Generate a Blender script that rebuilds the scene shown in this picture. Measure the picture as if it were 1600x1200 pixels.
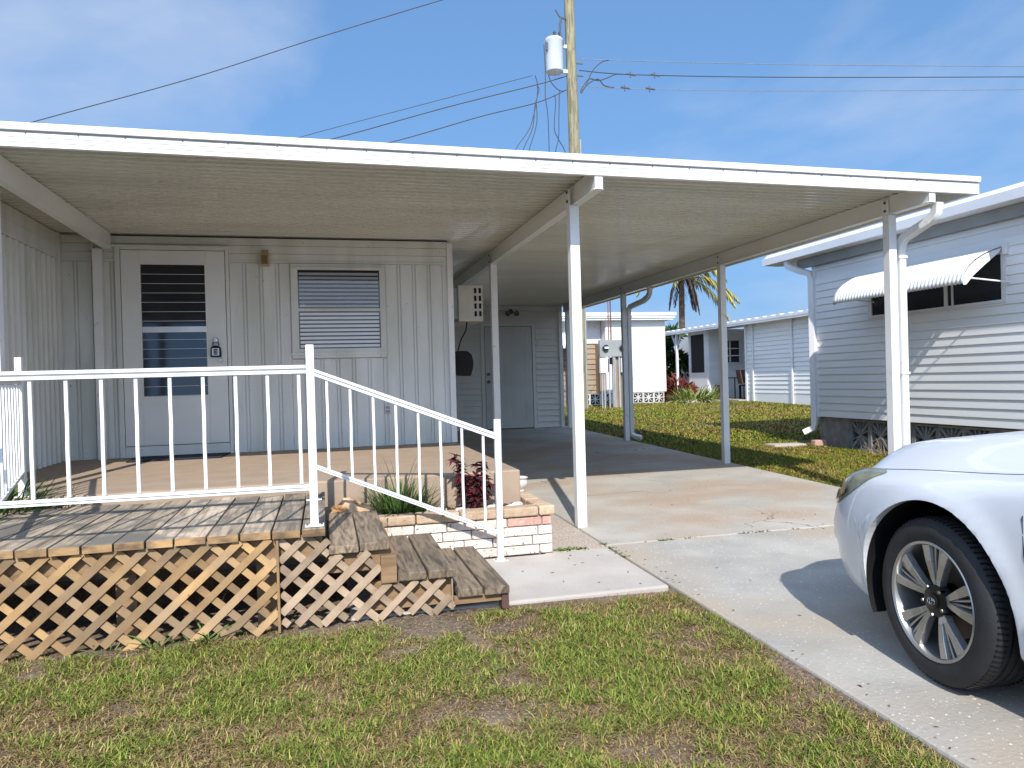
import bpy, bmesh, math, random
import numpy as np
from mathutils import Vector, Matrix, Euler, noise as mnoise
random.seed(7); rng = np.random.default_rng(7)
sc = bpy.context.scene
C = sc.collection
for o in list(bpy.data.objects): bpy.data.objects.remove(o)
K = 0.0175                      # the lot rises gently away from the street
PI = math.pi

# ------------------------------------------------------------------ camera
H, YAW, PITCH, ROLL, FPX = 1.25, .2485, -.0065, .0275, 1160.
F = Vector((math.sin(YAW)*math.cos(PITCH), math.cos(YAW)*math.cos(PITCH), math.sin(PITCH)))
R0 = Vector((math.cos(YAW), -math.sin(YAW), 0)); U0 = R0.cross(F)
R = R0*math.cos(ROLL) - U0*math.sin(ROLL); U = R0*math.sin(ROLL) + U0*math.cos(ROLL)
cam = bpy.data.objects.new('camera', bpy.data.cameras.new('camera')); C.objects.link(cam)
cam.matrix_world = Matrix(((R.x, U.x, -F.x, 0), (R.y, U.y, -F.y, 0), (R.z, U.z, -F.z, H), (0, 0, 0, 1)))
cam.data.sensor_width = 36; cam.data.lens = FPX/1600*36; cam.data.clip_end = 3000; cam.data.clip_start = .05
sc.camera = cam

# ------------------------------------------------------------------ light
SUN = Vector((-.242, -1.158, 1.0)).normalized()
sl = bpy.data.lights.new('sun', 'SUN'); sl.energy = 4.1; sl.angle = math.radians(.6); sl.color = (1, .96, .895)
so = bpy.data.objects.new('sun', sl); C.objects.link(so); so.rotation_euler = (-SUN).to_track_quat('-Z', 'Y').to_euler()
w = bpy.data.worlds.new('World'); sc.world = w; w.use_nodes = True
nt = w.node_tree; N = nt.nodes; Lk = nt.links; N.clear()
sky = N.new('ShaderNodeTexSky'); sky.sky_type = 'NISHITA'; sky.sun_disc = False
sky.sun_elevation = math.asin(SUN.z); sky.sun_rotation = math.atan2(SUN.x, SUN.y) % (2*PI)
sky.air_density = 1.0; sky.dust_density = .1; sky.ozone_density = 1.6
tc = N.new('ShaderNodeTexCoord'); mp = N.new('ShaderNodeMapping'); mp.inputs['Scale'].default_value = (1.0, 1.2, 2.2)
mp.inputs['Location'].default_value = (.75, .2, .55); mp.inputs['Rotation'].default_value = (0, .35, 0)
n1 = N.new('ShaderNodeTexNoise'); n1.inputs['Scale'].default_value = 1.25; n1.inputs['Detail'].default_value = 7; n1.inputs['Roughness'].default_value = .53
n1.inputs['Distortion'].default_value = .35
cr = N.new('ShaderNodeValToRGB'); cr.color_ramp.elements[0].position = .40; cr.color_ramp.elements[1].position = .66
cr.color_ramp.elements[1].color = (.8, .8, .8, 1)
mx = N.new('ShaderNodeMix'); mx.data_type = 'RGBA'; mx.inputs['B'].default_value = (4.3, 4.75, 5.6, 1)
tn = N.new('ShaderNodeMix'); tn.data_type = 'RGBA'; tn.blend_type = 'MULTIPLY'; tn.inputs['Factor'].default_value = 1; tn.inputs['B'].default_value = (1.0, 1.05, 1.1, 1)
hz = N.new('ShaderNodeMix'); hz.data_type = 'RGBA'; hz.inputs['B'].default_value = (.72, 1.95, 4.2, 1)
sx = N.new('ShaderNodeSeparateXYZ'); hr = N.new('ShaderNodeMapRange'); hr.inputs['From Min'].default_value = .0; hr.inputs['From Max'].default_value = .55; hr.inputs['To Min'].default_value = .9; hr.inputs['To Max'].default_value = .4
bg = N.new('ShaderNodeBackground'); bg.inputs['Strength'].default_value = .118
wo = N.new('ShaderNodeOutputWorld')
Lk.new(tc.outputs['Generated'], mp.inputs['Vector']); Lk.new(mp.outputs['Vector'], n1.inputs['Vector'])
Lk.new(n1.outputs['Fac'], cr.inputs['Fac']); Lk.new(cr.outputs['Color'], mx.inputs['Factor'])
Lk.new(sky.outputs['Color'], tn.inputs['A']); Lk.new(tc.outputs['Generated'], sx.inputs[0]); Lk.new(sx.outputs['Z'], hr.inputs['Value']); Lk.new(hr.outputs['Result'], hz.inputs['Factor']); Lk.new(tn.outputs['Result'], hz.inputs['A']); Lk.new(hz.outputs['Result'], mx.inputs['A']); dt = N.new('ShaderNodeVectorMath'); dt.operation = 'DOT_PRODUCT'; dt.inputs[1].default_value = SUN; dr_ = N.new('ShaderNodeMapRange'); dr_.inputs['From Min'].default_value = -.1; dr_.inputs['From Max'].default_value = 1; dr_.inputs['To Min'].default_value = 1; dr_.inputs['To Max'].default_value = 2.3
Lk.new(tc.outputs['Generated'], dt.inputs[0]); Lk.new(dt.outputs['Value'], dr_.inputs['Value']); vs_ = N.new('ShaderNodeVectorMath'); vs_.operation = 'SCALE'
Lk.new(mx.outputs['Result'], vs_.inputs[0]); Lk.new(dr_.outputs['Result'], vs_.inputs['Scale']); Lk.new(vs_.outputs[0], bg.inputs['Color'])
Lk.new(bg.outputs['Background'], wo.inputs['Surface'])
sc.view_settings.view_transform = 'Standard'; sc.view_settings.look = 'None'; sc.view_settings.exposure = 0.55; sc.view_settings.gamma = 1
sc.cycles.use_denoising = True; sc.cycles.max_bounces = 7; sc.cycles.diffuse_bounces = 4; sc.cycles.glossy_bounces = 3
sc.cycles.transparent_max_bounces = 8; sc.cycles.caustics_reflective = False; sc.cycles.caustics_refractive = False

# ------------------------------------------------------------------ materials
def mat(name, c1, c2=None, rough=.6, scale=4., stretch=(1, 1, 1), detail=5, bump=0., bscale=None, rnd=0., metal=0., spec=.5,
        lo=.35, hi=.65, big=None, bigscale=.6, attr=None, coat=0., speck=None, spscale=120., splo=.62, sphi=.68, dist=0., crack=None):
    m = bpy.data.materials.new(name); m.use_nodes = True; t = m.node_tree; n = t.nodes; l = t.links
    b = n['Principled BSDF']; b.inputs['Roughness'].default_value = rough; b.inputs['Metallic'].default_value = metal
    b.inputs['Specular IOR Level'].default_value = spec; b.inputs['Coat Weight'].default_value = coat
    if coat: b.inputs['Coat Roughness'].default_value = .04
    g = n.new('ShaderNodeNewGeometry'); mpn = n.new('ShaderNodeMapping'); mpn.inputs['Scale'].default_value = stretch
    l.new(g.outputs['Position'], mpn.inputs['Vector'])
    def nz(s, d, vec):
        q = n.new('ShaderNodeTexNoise'); q.inputs['Scale'].default_value = s; q.inputs['Detail'].default_value = d
        q.inputs['Distortion'].default_value = dist; l.new(vec, q.inputs['Vector']); return q.outputs['Fac']
    def ramp(v, a, b_):
        q = n.new('ShaderNodeMapRange'); q.inputs['From Min'].default_value = a; q.inputs['From Max'].default_value = b_
        l.new(v, q.inputs['Value']); return q.outputs['Result']
    def mix(fac, A, B, mode='MIX'):
        q = n.new('ShaderNodeMix'); q.data_type = 'RGBA'; q.blend_type = mode
        for sock, val in ((q.inputs['Factor'], fac), (q.inputs['A'], A), (q.inputs['B'], B)):
            if hasattr(val, 'links'): l.new(val, sock)
            elif isinstance(val, (int, float)): sock.default_value = val
            else: sock.default_value = (*val, 1) if len(val) == 3 else val
        return q.outputs['Result']
    vec = mpn.outputs['Vector']
    if rnd:
        a = n.new('ShaderNodeAttribute'); a.attribute_name = 'rnd'
        ad = n.new('ShaderNodeVectorMath'); ad.operation = 'ADD'; sc_ = n.new('ShaderNodeVectorMath'); sc_.operation = 'SCALE'
        sc_.inputs['Scale'].default_value = 37.; l.new(a.outputs['Color'], sc_.inputs[0]); l.new(vec, ad.inputs[0]); l.new(sc_.outputs[0], ad.inputs[1]); vec = ad.outputs[0]
    if attr:
        a2 = n.new('ShaderNodeAttribute'); a2.attribute_name = attr; col = a2.outputs['Color']
    else:
        f = ramp(nz(scale, detail, vec), lo, hi); col = mix(f, c2 or tuple(x*.8 for x in c1), c1)
    if big: col = mix(ramp(nz(bigscale, 4, mpn.outputs['Vector'] if not rnd else g.outputs['Position']), .45, .62), col, big)
    if speck: col = mix(ramp(nz(spscale, 2, g.outputs['Position']), splo, sphi), col, speck)
    if crack:
        wv = n.new('ShaderNodeTexNoise'); wv.inputs['Scale'].default_value = 2.2; wv.inputs['Detail'].default_value = 6; l.new(g.outputs['Position'], wv.inputs['Vector'])
        av = n.new('ShaderNodeVectorMath'); av.operation = 'MULTIPLY_ADD'; av.inputs[1].default_value = (.5, .5, .5); l.new(wv.outputs['Color'], av.inputs[0]); l.new(g.outputs['Position'], av.inputs[2])
        vo = n.new('ShaderNodeTexVoronoi'); vo.feature = 'DISTANCE_TO_EDGE'; vo.inputs['Scale'].default_value = crack; l.new(av.outputs[0], vo.inputs['Vector'])
        cf = ramp(vo.outputs['Distance'], .0032, .0012); mk = ramp(nz(.55, 2, g.outputs['Position']), .50, .56)
        mm = n.new('ShaderNodeMath'); mm.operation = 'MULTIPLY'; l.new(cf, mm.inputs[0]); l.new(mk, mm.inputs[1]); col = mix(mm.outputs[0], col, (.10, .085, .07))
    if rnd:
        mr = n.new('ShaderNodeMapRange'); mr.inputs['To Min'].default_value = 1-rnd; mr.inputs['To Max'].default_value = 1+rnd*.5
        l.new(a.outputs['Fac'], mr.inputs['Value'])
        q = n.new('ShaderNodeVectorMath'); q.operation = 'SCALE'; l.new(col, q.inputs[0]); l.new(mr.outputs['Result'], q.inputs['Scale']); col = q.outputs[0]
    l.new(col, b.inputs['Base Color'])
    if bump:
        bn = n.new('ShaderNodeBump'); bn.inputs['Strength'].default_value = min(1, bump); bn.inputs['Distance'].default_value = .01
        l.new(nz(bscale or scale*3, 5, vec), bn.inputs['Height']); l.new(bn.outputs['Normal'], b.inputs['Normal'])
    m['_'] = 1
    return m
M = {}
M['white'] = mat('white_paint', (.80, .80, .78), (.72, .72, .70), rough=.38, scale=2.5, lo=.3, hi=.6, speck=(.60, .57, .50), spscale=14, splo=.66, sphi=.80)
M['siding'] = mat('siding_paint', (.74, .755, .72), (.66, .675, .64), rough=.5, scale=1.5, stretch=(3, 3, .6), bump=.05, bscale=60, big=(.60, .62, .56), bigscale=1.3, speck=(.40, .38, .33), spscale=26, splo=.73, sphi=.78)
M['siding_w'] = mat('white_siding', (.84, .83, .81), (.76, .76, .75), rough=.5, scale=1.2, stretch=(.5, .5, 3))
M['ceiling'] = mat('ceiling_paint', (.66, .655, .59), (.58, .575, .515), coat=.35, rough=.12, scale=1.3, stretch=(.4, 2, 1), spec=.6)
M['beam'] = mat('beam_paint', (.79, .79, .75), (.73, .73, .69), rough=.3, scale=2)
M['sheddoor'] = mat('shed_door_paint', (.58, .575, .53), (.52, .515, .475), rough=.45, scale=2)
M['shed'] = mat('shed_paint', (.74, .71, .65), (.66, .635, .58), rough=.55, scale=1.5)
M['door'] = mat('door_paint', (.75, .765, .735), (.69, .705, .675), rough=.4, scale=2)
M['slabpaint'] = mat('tan_porch_paint', (.355, .265, .185), (.305, .225, .16), rough=.8, scale=5, bump=.12, bscale=90, speck=(.30, .195, .14), spscale=60)
M['conc'] = mat('old_concrete', (.42, .385, .33), (.33, .305, .26), rough=.85, scale=1.9, stretch=(1, 1.3, 1), detail=10, bump=.2, bscale=60, big=(.36, .275, .20), bigscale=.9, speck=(.50, .47, .43), spscale=90, crack=.55)
M['conc2'] = mat('grey_concrete', (.395, .37, .325), (.29, .275, .245), rough=.88, scale=2.2, detail=10, bump=.35, bscale=50, speck=(.70, .69, .66), spscale=70, splo=.66, sphi=.74, crack=.45, big=(.36, .30, .23), bigscale=.9)
M['walk'] = mat('pale_concrete', (.45, .405, .35), (.385, .34, .295), rough=.9, scale=3, detail=8, bump=.25, bscale=80, speck=(.34, .29, .25), spscale=150, splo=.64)
M['pebble'] = mat('pebble_concrete', (.42, .34, .27), (.30, .24, .19), rough=.9, scale=60, detail=4, bump=.6, bscale=70, speck=(.60, .52, .44), spscale=80, splo=.55)
M['soil'] = mat('soil_thatch', (.15, .10, .06), (.045, .028, .017), rough=1, scale=30, detail=10, bump=1., bscale=45, big=(.17, .125, .09), bigscale=1.7, speck=(.34, .26, .16), spscale=95, splo=.58, sphi=.66)
M['lawnsoil'] = mat('lawn_thatch', (.19, .19, .055), (.10, .12, .03), rough=1, scale=6, detail=10, bump=1., bscale=25, big=(.26, .22, .09), bigscale=.5)
M['wood'] = mat('weathered_deck_wood', (.47, .375, .27), (.18, .135, .092), rough=.9, scale=2.6, stretch=(13, 1.0, 6), detail=9, bump=.5, bscale=6, rnd=.42, dist=.9, big=(.17, .15, .125), bigscale=3.5, lo=.33, hi=.62)
M['woodend'] = mat('plank_end_wood', (.40, .245, .11), (.16, .10, .055), rough=.9, scale=9, stretch=(1, 3, 2), detail=8, bump=.4, rnd=.3, lo=.35, hi=.6)
M['tread'] = mat('brown_tread_wood', (.29, .215, .14), (.09, .064, .042), rough=.9, scale=2.6, stretch=(12, 1.1, 6), detail=9, bump=.6, bscale=6, rnd=.35, dist=1.3, lo=.33, hi=.62)
M['lattice'] = mat('tan_lattice_wood', (.46, .285, .125), (.28, .17, .08), rough=.9, scale=6, stretch=(1, 1, 1), detail=8, bump=.3, rnd=.42, big=(.32, .215, .12), bigscale=5, speck=(.16, .08, .035), spscale=24, splo=.70, sphi=.75)
M['lattice2'] = mat('grey_lattice_wood', (.40, .29, .19), (.25, .175, .115), rough=.9, scale=9, detail=8, bump=.3, rnd=.4, lo=.3, hi=.6)
M['joist'] = mat('treated_joist', (.33, .205, .105), (.20, .12, .06), rough=.85, scale=3, stretch=(1, 2, 8), detail=7, bump=.2, rnd=.2)
M['dark'] = mat('dark_interior', (.014, .014, .016), (.010, .010, .010), rough=.8)
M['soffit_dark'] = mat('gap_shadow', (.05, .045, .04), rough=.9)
M['brick_w'] = mat('pale_brick', (.76, .68, .60), (.62, .51, .43), rough=.9, scale=26, detail=8, bump=.8, bscale=30, rnd=.22, speck=(.20, .12, .085), spscale=62, splo=.64, sphi=.69)
M['brick_o'] = mat('orange_cap_brick', (.52, .385, .26), (.43, .30, .19), rough=.9, scale=22, detail=7, bump=.6, bscale=40, rnd=.2, speck=(.23, .14, .08), spscale=90, splo=.63)
M['brick_p'] = mat('pink_brick', (.54, .33, .26), (.44, .26, .20), rough=.9, scale=22, detail=7, bump=.6, bscale=40, rnd=.1, speck=(.7, .5, .4), spscale=90, splo=.64)
M['mortar'] = mat('mortar', (.30, .25, .20), rough=1, scale=20, bump=.4)
M['mulch'] = mat('bark_mulch', (.12, .045, .022), (.04, .016, .01), rough=1, scale=30, detail=8, bump=1, bscale=35)
M['block'] = mat('grey_block', (.27, .255, .24), (.17, .165, .16), rough=.95, scale=9, detail=9, bump=.5, bscale=60)
M['block_w'] = mat('white_block', (.62, .60, .56), (.5, .48, .45), rough=.9, scale=6)
M['glassdark'] = mat('dark_glass', (.020, .023, .030), (.015, .018, .024), rough=.08, spec=.5)
M['blind'] = mat('blind_slat', (.86, .86, .84), (.80, .80, .79), rough=.4)
M['alu'] = mat('aluminium', (.62, .62, .62), rough=.4, metal=.6)
M['black'] = mat('black_plastic', (.010, .010, .011), rough=.6, spec=.2)
M['lanternm'] = mat('cream_lantern', (.50, .38, .20), rough=.45)
M['amber'] = mat('amber_glass', (.20, .14, .06), rough=.15)
M['ac'] = mat('ac_cream', (.56, .52, .44), rough=.5)
M['navy'] = mat('navy_mat', (.018, .022, .042), (.010, .013, .028), rough=1, scale=80, bump=.5)
M['ceramic'] = mat('white_ceramic', (.66, .62, .56), (.48, .44, .39), rough=.5, scale=25, bump=.3)
M['coral'] = mat('rusty_coral_rock', (.62, .45, .28), (.36, .18, .08), rough=.95, scale=14, detail=8, bump=1, bscale=30)
M['shell'] = mat('white_shell', (.72, .68, .62), (.5, .45, .40), rough=.85, scale=18, bump=.5)
M['pole'] = mat('pole_wood', (.30, .27, .165), (.16, .14, .085), rough=.9, scale=2.2, stretch=(7, 7, .8), detail=8, bump=.4, dist=.8, lo=.38, hi=.58, speck=(.07, .05, .03), spscale=5, splo=.70, sphi=.73)
M['xf'] = mat('transformer_grey', (.52, .55, .56), (.46, .49, .50), rough=.4, scale=2)
M['porcelain'] = mat('grey_porcelain', (.10, .10, .11), rough=.3)
M['wire'] = mat('wire_black', (.05, .052, .058), rough=.6)
M['wirelt'] = mat('wire_alu', (.30, .33, .36), rough=.4, metal=.5)
M['grey'] = mat('meter_grey', (.30, .31, .30), (.25, .26, .25), rough=.5, scale=3)
M['brownsiding'] = mat('tan_siding', (.33, .245, .17), (.27, .20, .135), rough=.7, scale=2)
M['farwhite'] = mat('far_white', (.78, .77, .77), (.72, .71, .71), rough=.55, scale=1)
M['farwood'] = mat('brown_step', (.11, .055, .04), rough=.8)
M['carpaint'] = mat('white_car_paint', (.60, .61, .63), (.59, .60, .62), rough=.4, coat=.6, spec=.5, scale=.3)
M['tyre'] = mat('tyre_rubber', (.020, .020, .021), (.014, .014, .015), rough=.72, scale=20, bump=.15, bscale=90)
M['rim'] = mat('bronze_rim', (.50, .485, .46), rough=.33, metal=.8)
M['rimdark'] = mat('rim_dark', (.02, .019, .018), rough=.4, metal=.5)
M['brake'] = mat('brake_disc', (.13, .10, .085), rough=.45, metal=.7)
M['chrome'] = mat('chrome', (.55, .55, .56), rough=.12, metal=1)
M['lens'] = mat('headlamp_lens', (.27, .27, .20), (.13, .14, .10), rough=.25, coat=.6, spec=.4, scale=7, stretch=(1, 1, 3))
M['amberlens'] = mat('amber_reflector', (.33, .13, .06), rough=.15, coat=1.)
M['carglass'] = mat('car_glass', (.02, .025, .03), rough=.04, spec=.9)
M['leafattr'] = mat('leaf_blades', (.1, .2, .05), rough=.75, attr='tint', spec=.18)
M['palmbark'] = mat('palm_bark', (.13, .085, .06), (.06, .04, .03), rough=1, scale=6, bump=.6)
M['reddoor'] = mat('red_wire', (.30, .11, .07), rough=.6)

def glass_mat():
    m = bpy.data.materials.new('window_glass'); m.use_nodes = True; t = m.node_tree; n = t.nodes; l = t.links
    n.remove(n['Principled BSDF']); out = n['Material Output']
    tr = n.new('ShaderNodeBsdfTransparent'); tr.inputs[0].default_value = (.95, .96, .97, 1); gl = n.new('ShaderNodeBsdfGlossy'); gl.inputs['Roughness'].default_value = .02
    fr = n.new('ShaderNodeFresnel'); fr.inputs[0].default_value = 1.55; mxs = n.new('ShaderNodeMixShader')
    l.new(fr.outputs[0], mxs.inputs[0]); l.new(tr.outputs[0], mxs.inputs[1]); l.new(gl.outputs[0], mxs.inputs[2]); l.new(mxs.outputs[0], out.inputs[0])
    return m
M['glass'] = glass_mat()

# ------------------------------------------------------------------ mesh helpers
TURN = None
class MB:
    def __init__(s): s.v = []; s.f = []; s.r = []; s.c = []
    def add(s, vs, fs, rnd=None, tint=None):
        b = len(s.v); s.v += [tuple(p) for p in vs]; s.f += [tuple(b+i for i in f) for f in fs]
        r = random.random() if rnd is None else rnd; s.r += [r]*len(fs); s.c += [tint or (1, 1, 1)]*len(fs); return s
    def box(s, x0, x1, y0, y1, z0, z1, rnd=None):
        if x0 > x1: x0, x1 = x1, x0
        if y0 > y1: y0, y1 = y1, y0
        if z0 > z1: z0, z1 = z1, z0
        return s.hexa([(x0, y0, z0), (x1, y0, z0), (x1, y1, z0), (x0, y1, z0), (x0, y0, z1), (x1, y0, z1), (x1, y1, z1), (x0, y1, z1)], rnd)
    def hexa(s, p, rnd=None):
        return s.add(p, [(0, 3, 2, 1), (4, 5, 6, 7), (0, 1, 5, 4), (1, 2, 6, 5), (2, 3, 7, 6), (3, 0, 4, 7)], rnd)
    def bar(s, p, q, w_, h_, up=(0, 0, 1), rnd=None):
        p = Vector(p); q = Vector(q); d = (q-p).normalized(); up = Vector(up)
        sd = d.cross(up).normalized(); u = sd.cross(d).normalized(); a = sd*(w_/2); b = u*(h_/2)
        return s.hexa([p-a-b, p+a-b, q+a-b, q-a-b, p-a+b, p+a+b, q+a+b, q-a+b], rnd)
    def sweep(s, pts, prof, up=(0, 0, 1), closed=True, caps=True, rnd=None, scl=None):
        pts = [Vector(p) for p in pts]; n = len(prof); vs = []; u = Vector(up)
        for i, p in enumerate(pts):
            d = (pts[min(i+1, len(pts)-1)]-pts[max(i-1, 0)]).normalized()
            sd = d.cross(u)
            if sd.length < 1e-3: sd = d.cross(Vector((1, 0, .01)))
            sd.normalize(); u2 = sd.cross(d).normalized(); k = scl[i] if scl else 1
            vs += [p+sd*(a*k)+u2*(b*k) for a, b in prof]; u = u2
        fs = []
        for i in range(len(pts)-1):
            for j in range(n if closed else n-1):
                a = i*n+j; b = i*n+(j+1) % n; fs.append((a, b, b+n, a+n))
        if caps and closed: fs.append(tuple(range(n-1, -1, -1))); fs.append(tuple(range((len(pts)-1)*n, len(pts)*n)))
        return s.add(vs, fs, rnd)
    def tube(s, pts, r, n=8, rnd=None, up=(0, 0, 1)):
        sc_ = None
        if isinstance(r, (list, tuple)): sc_ = list(r); r = 1
        return s.sweep(pts, [(r*math.cos(2*PI*k/n), r*math.sin(2*PI*k/n)) for k in range(n)], up, rnd=rnd, scl=sc_)
    def lathe(s, prof, c=(0, 0, 0), axis='z', n=24, rnd=None, close=False):
        vs = []
        for r, h in prof:
            for k in range(n):
                a = 2*PI*k/n; x, y = r*math.cos(a), r*math.sin(a)
                vs.append((c[0]+x, c[1]+y, c[2]+h) if axis == 'z' else (c[0]+h, c[1]+x, c[2]+y) if axis == 'x' else (c[0]+x, c[1]+h, c[2]+y))
        fs = [(i*n+k, i*n+(k+1) % n, (i+1)*n+(k+1) % n, (i+1)*n+k) for i in range(len(prof)-1) for k in range(n)]
        if prof[0][0] > 1e-4 and not close: fs.append(tuple(range(n-1, -1, -1)))
        if prof[-1][0] > 1e-4 and not close: fs.append(tuple(range((len(prof)-1)*n, len(prof)*n)))
        return s.add(vs, fs, rnd)
    def prism(s, poly, axis, a, b, rnd=None):
        n = len(poly)
        P = (lambda t, u, v: (t, u, v)) if axis == 'x' else (lambda t, u, v: (u, t, v)) if axis == 'y' else (lambda t, u, v: (u, v, t))
        vs = [P(a, u, v) for u, v in poly]+[P(b, u, v) for u, v in poly]
        fs = [tuple(range(n)), tuple(range(2*n-1, n-1, -1))]+[(i, i+n, (i+1) % n+n, (i+1) % n) for i in range(n)]
        return s.add(vs, fs, rnd)
    def blade(s, p, d, L, w_, droop=.5, seg=4, tint=None, fold=None, roll=0.):
        """a strap leaf: rises along d and droops"""
        p = Vector(p); d = Vector(d).normalized(); sd = d.cross(Vector((0, 0, 1)))
        if sd.length < 1e-3: sd = Vector((1, 0, 0))
        sd.normalize(); sd = (Matrix.Rotation(roll, 3, d) @ sd)
        vs = []; q = p.copy(); dd = d.copy()
        for i in range(seg+1):
            t = i/seg; ww = w_*(math.sin(PI*min(1, t*.85+.15))**.7 if t < 1 else .02)
            vs += [q-sd*ww/2, q+sd*ww/2]; dd = (dd+Vector((0, 0, -droop/seg))).normalized(); q = q+dd*(L/seg)
        return s.add(vs, [(2*i, 2*i+1, 2*i+3, 2*i+2) for i in range(seg)], None, tint)
    def build(s, name, m, parent=None, smooth=False, bevel=0., loc=None, sharp=38):
        me = bpy.data.meshes.new(name); o = bpy.data.objects.new(name, me); C.objects.link(o)
        off = Vector((0, 0, 0))
        if TURN: s.v = [tuple(TURN(v)) for v in s.v]
        if parent is not None: o.parent = parent; off = wloc(parent)
        elif loc is not None: off = Vector(loc); o.location = off
        me.from_pydata([(a-off.x, b-off.y, c-off.z) for a, b, c in s.v], [], s.f)
        at = me.attributes.new('rnd', 'FLOAT', 'FACE'); at.data.foreach_set('value', s.r)
        if any(c != (1, 1, 1) for c in s.c):
            ta = me.attributes.new('tint', 'FLOAT_COLOR', 'FACE'); ta.data.foreach_set('color', [x for c in s.c for x in (*c, 1)])
        me.materials.append(m); me.update()
        bm = bmesh.new(); bm.from_mesh(me); bmesh.ops.recalc_face_normals(bm, faces=bm.faces[:])
        if smooth:
            for f in bm.faces: f.smooth = True
            for e in bm.edges:
                if len(e.link_faces) == 2 and e.calc_face_angle(0) > math.radians(sharp): e.smooth = False
        bm.to_mesh(me); bm.free()
        if bevel:
            b = o.modifiers.new('Bevel', 'BEVEL'); b.width = bevel; b.segments = 2; b.limit_method = 'ANGLE'; b.angle_limit = math.radians(50)
        return o
def wloc(o):
    v = Vector(o.location)
    while o.parent: o = o.parent; v = v+Vector(o.location)
    return v
def tag(o, label=None, cat=None, group=None, kind=None):
    if label: o['label'] = label
    if cat: o['category'] = cat
    if group: o['group'] = group
    if kind: o['kind'] = kind
    return o
def thing(name, label, cat, loc=(0, 0, 0), group=None):
    o = bpy.data.objects.new(name, None); C.objects.link(o); o.location = loc; o.empty_display_size = .1
    return tag(o, label, cat, group)
def struct(name, mb, m, label=None, **k):
    o = mb.build(name, m, None, **k); o['kind'] = 'structure'
    if label: o['label'] = label
    return o
def gz(y): return K*min(y, 30)
def nse(x, y, s, o=0.): return mnoise.noise(Vector((x*s+o, y*s-o, o*.37)))

# ------------------------------------------------------------------ ground
def ground_sheet():
    def axis(a, b, dense0, dense1, st, far):
        L_ = list(np.arange(dense0, dense1+1e-6, st)); k = st; x = dense0
        lo = []
        while x > a: k *= 1.35; x -= k; lo.append(x)
        k = st; x = dense1; hi = []
        while x < b: k *= 1.35; x += k; hi.append(x)
        return lo[::-1]+L_+hi
    xs = axis(-400, 400, -3, 15, .2, 0); ys = axis(-200, 900, -1, 24, .2, 0)
    mb = MB(); vs = []; nx = len(xs)
    for y in ys:
        for x in xs:
            z = gz(max(y, -8))-.026+.012*nse(x, y, 1.3)+.02*nse(x, y, .4)
            if x < 1.9 and y < 3.9: z += -.002
            vs.append((x, y, z))
    fs = [(j*nx+i, j*nx+i+1, (j+1)*nx+i+1, (j+1)*nx+i) for j in range(len(ys)-1) for i in range(nx-1)]
    mb.add(vs, fs, 0); return mb
g_ = ground_sheet(); gob = struct('lawn_ground', g_, M['soil'], 'patchy brown soil and thatch under the lawns', smooth=True)
def slope_slab(x0, x1, y0, y1, top=0., th=.12):
    z0, z1 = K*y0+top, K*y1+top
    return MB().hexa([(x0, y0, z0-th), (x1, y0, z0-th), (x1, y1, z1-th), (x0, y1, z1-th), (x0, y0, z0), (x1, y0, z0), (x1, y1, z1), (x0, y1, z1)])
struct('carport_floor', slope_slab(1.87, 4.86, 4.83, 14.6), M['conc'], 'stained tan concrete floor under the carport', bevel=.012)
struct('driveway', slope_slab(1.87, 5.1, -6, 4.812), M['conc2'], 'grey speckled concrete driveway under the white car', bevel=.012)
struct('walkway', slope_slab(.10, 1.852, 3.83, 4.74), M['walk'], 'pale concrete walk pad in front of the brick planter', bevel=.012)
struct('walkway_strip', slope_slab(1.40, 1.854, 4.75, 7.7), M['pebble'], 'pebbly concrete strip beside the planter', bevel=.008)
pb = MB().box(-2.40, 1.35, 5.15, 7.76, -.05, .6)
struct('porch_floor', pb, M['slabpaint'], 'tan painted raised porch floor slab', bevel=.012)

# ------------------------------------------------------------------ carport
cp = thing('carport', 'long white flat carport roof on white posts spanning porch and driveway', 'carport', (1.9, 5.4, .1))
ROOF_Y0, ROOF_X1 = 4.935, 5.23
mb = MB(); mb.box(-5.0, ROOF_X1-.03, ROOF_Y0+.02, 14.75, 2.745, 2.765)
mb.build('roof_deck', M['white'], cp)
mb = MB(); y = ROOF_Y0+.03; zt, zb = 2.7445, 2.7275
while y < 14.7:                                            # ribbed pan soffit running along X
    prof = [(y, zt), (y+.080, zt-.002), (y+.083, zb), (y+.095, zb), (y+.098, zt)]
    p0 = [(-5.0, a, b) for a, b in prof]; p1 = [(ROOF_X1-.04, a, b) for a, b in prof]
    mb.add(p0+p1, [(i, i+1, i+6, i+5) for i in range(4)], 0); y += .098
sof = mb.build('ceiling', M['ceiling'], cp)
fas = [(ROOF_Y0-.02, 2.715), (ROOF_Y0-.026, 2.763), (ROOF_Y0+.03, 2.770), (ROOF_Y0+.03, 2.60), (ROOF_Y0+.012, 2.592), (ROOF_Y0, 2.595)]
z = 2.595
pr = []
for k in range(3):
    pr += [(ROOF_Y0, 2.597+k*.036), (ROOF_Y0, 2.627+k*.036), (ROOF_Y0+.008, 2.630+k*.036), (ROOF_Y0+.008, 2.6325+k*.036)]
pr += [(ROOF_Y0+.004, 2.706), (ROOF_Y0+.012, 2.709), (ROOF_Y0+.012, 2.714), (ROOF_Y0-.018, 2.716), (ROOF_Y0-.022, 2.760), (ROOF_Y0-.016, 2.768), (ROOF_Y0+.04, 2.772), (ROOF_Y0+.04, 2.60), (ROOF_Y0+.02, 2.592)]
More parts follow.
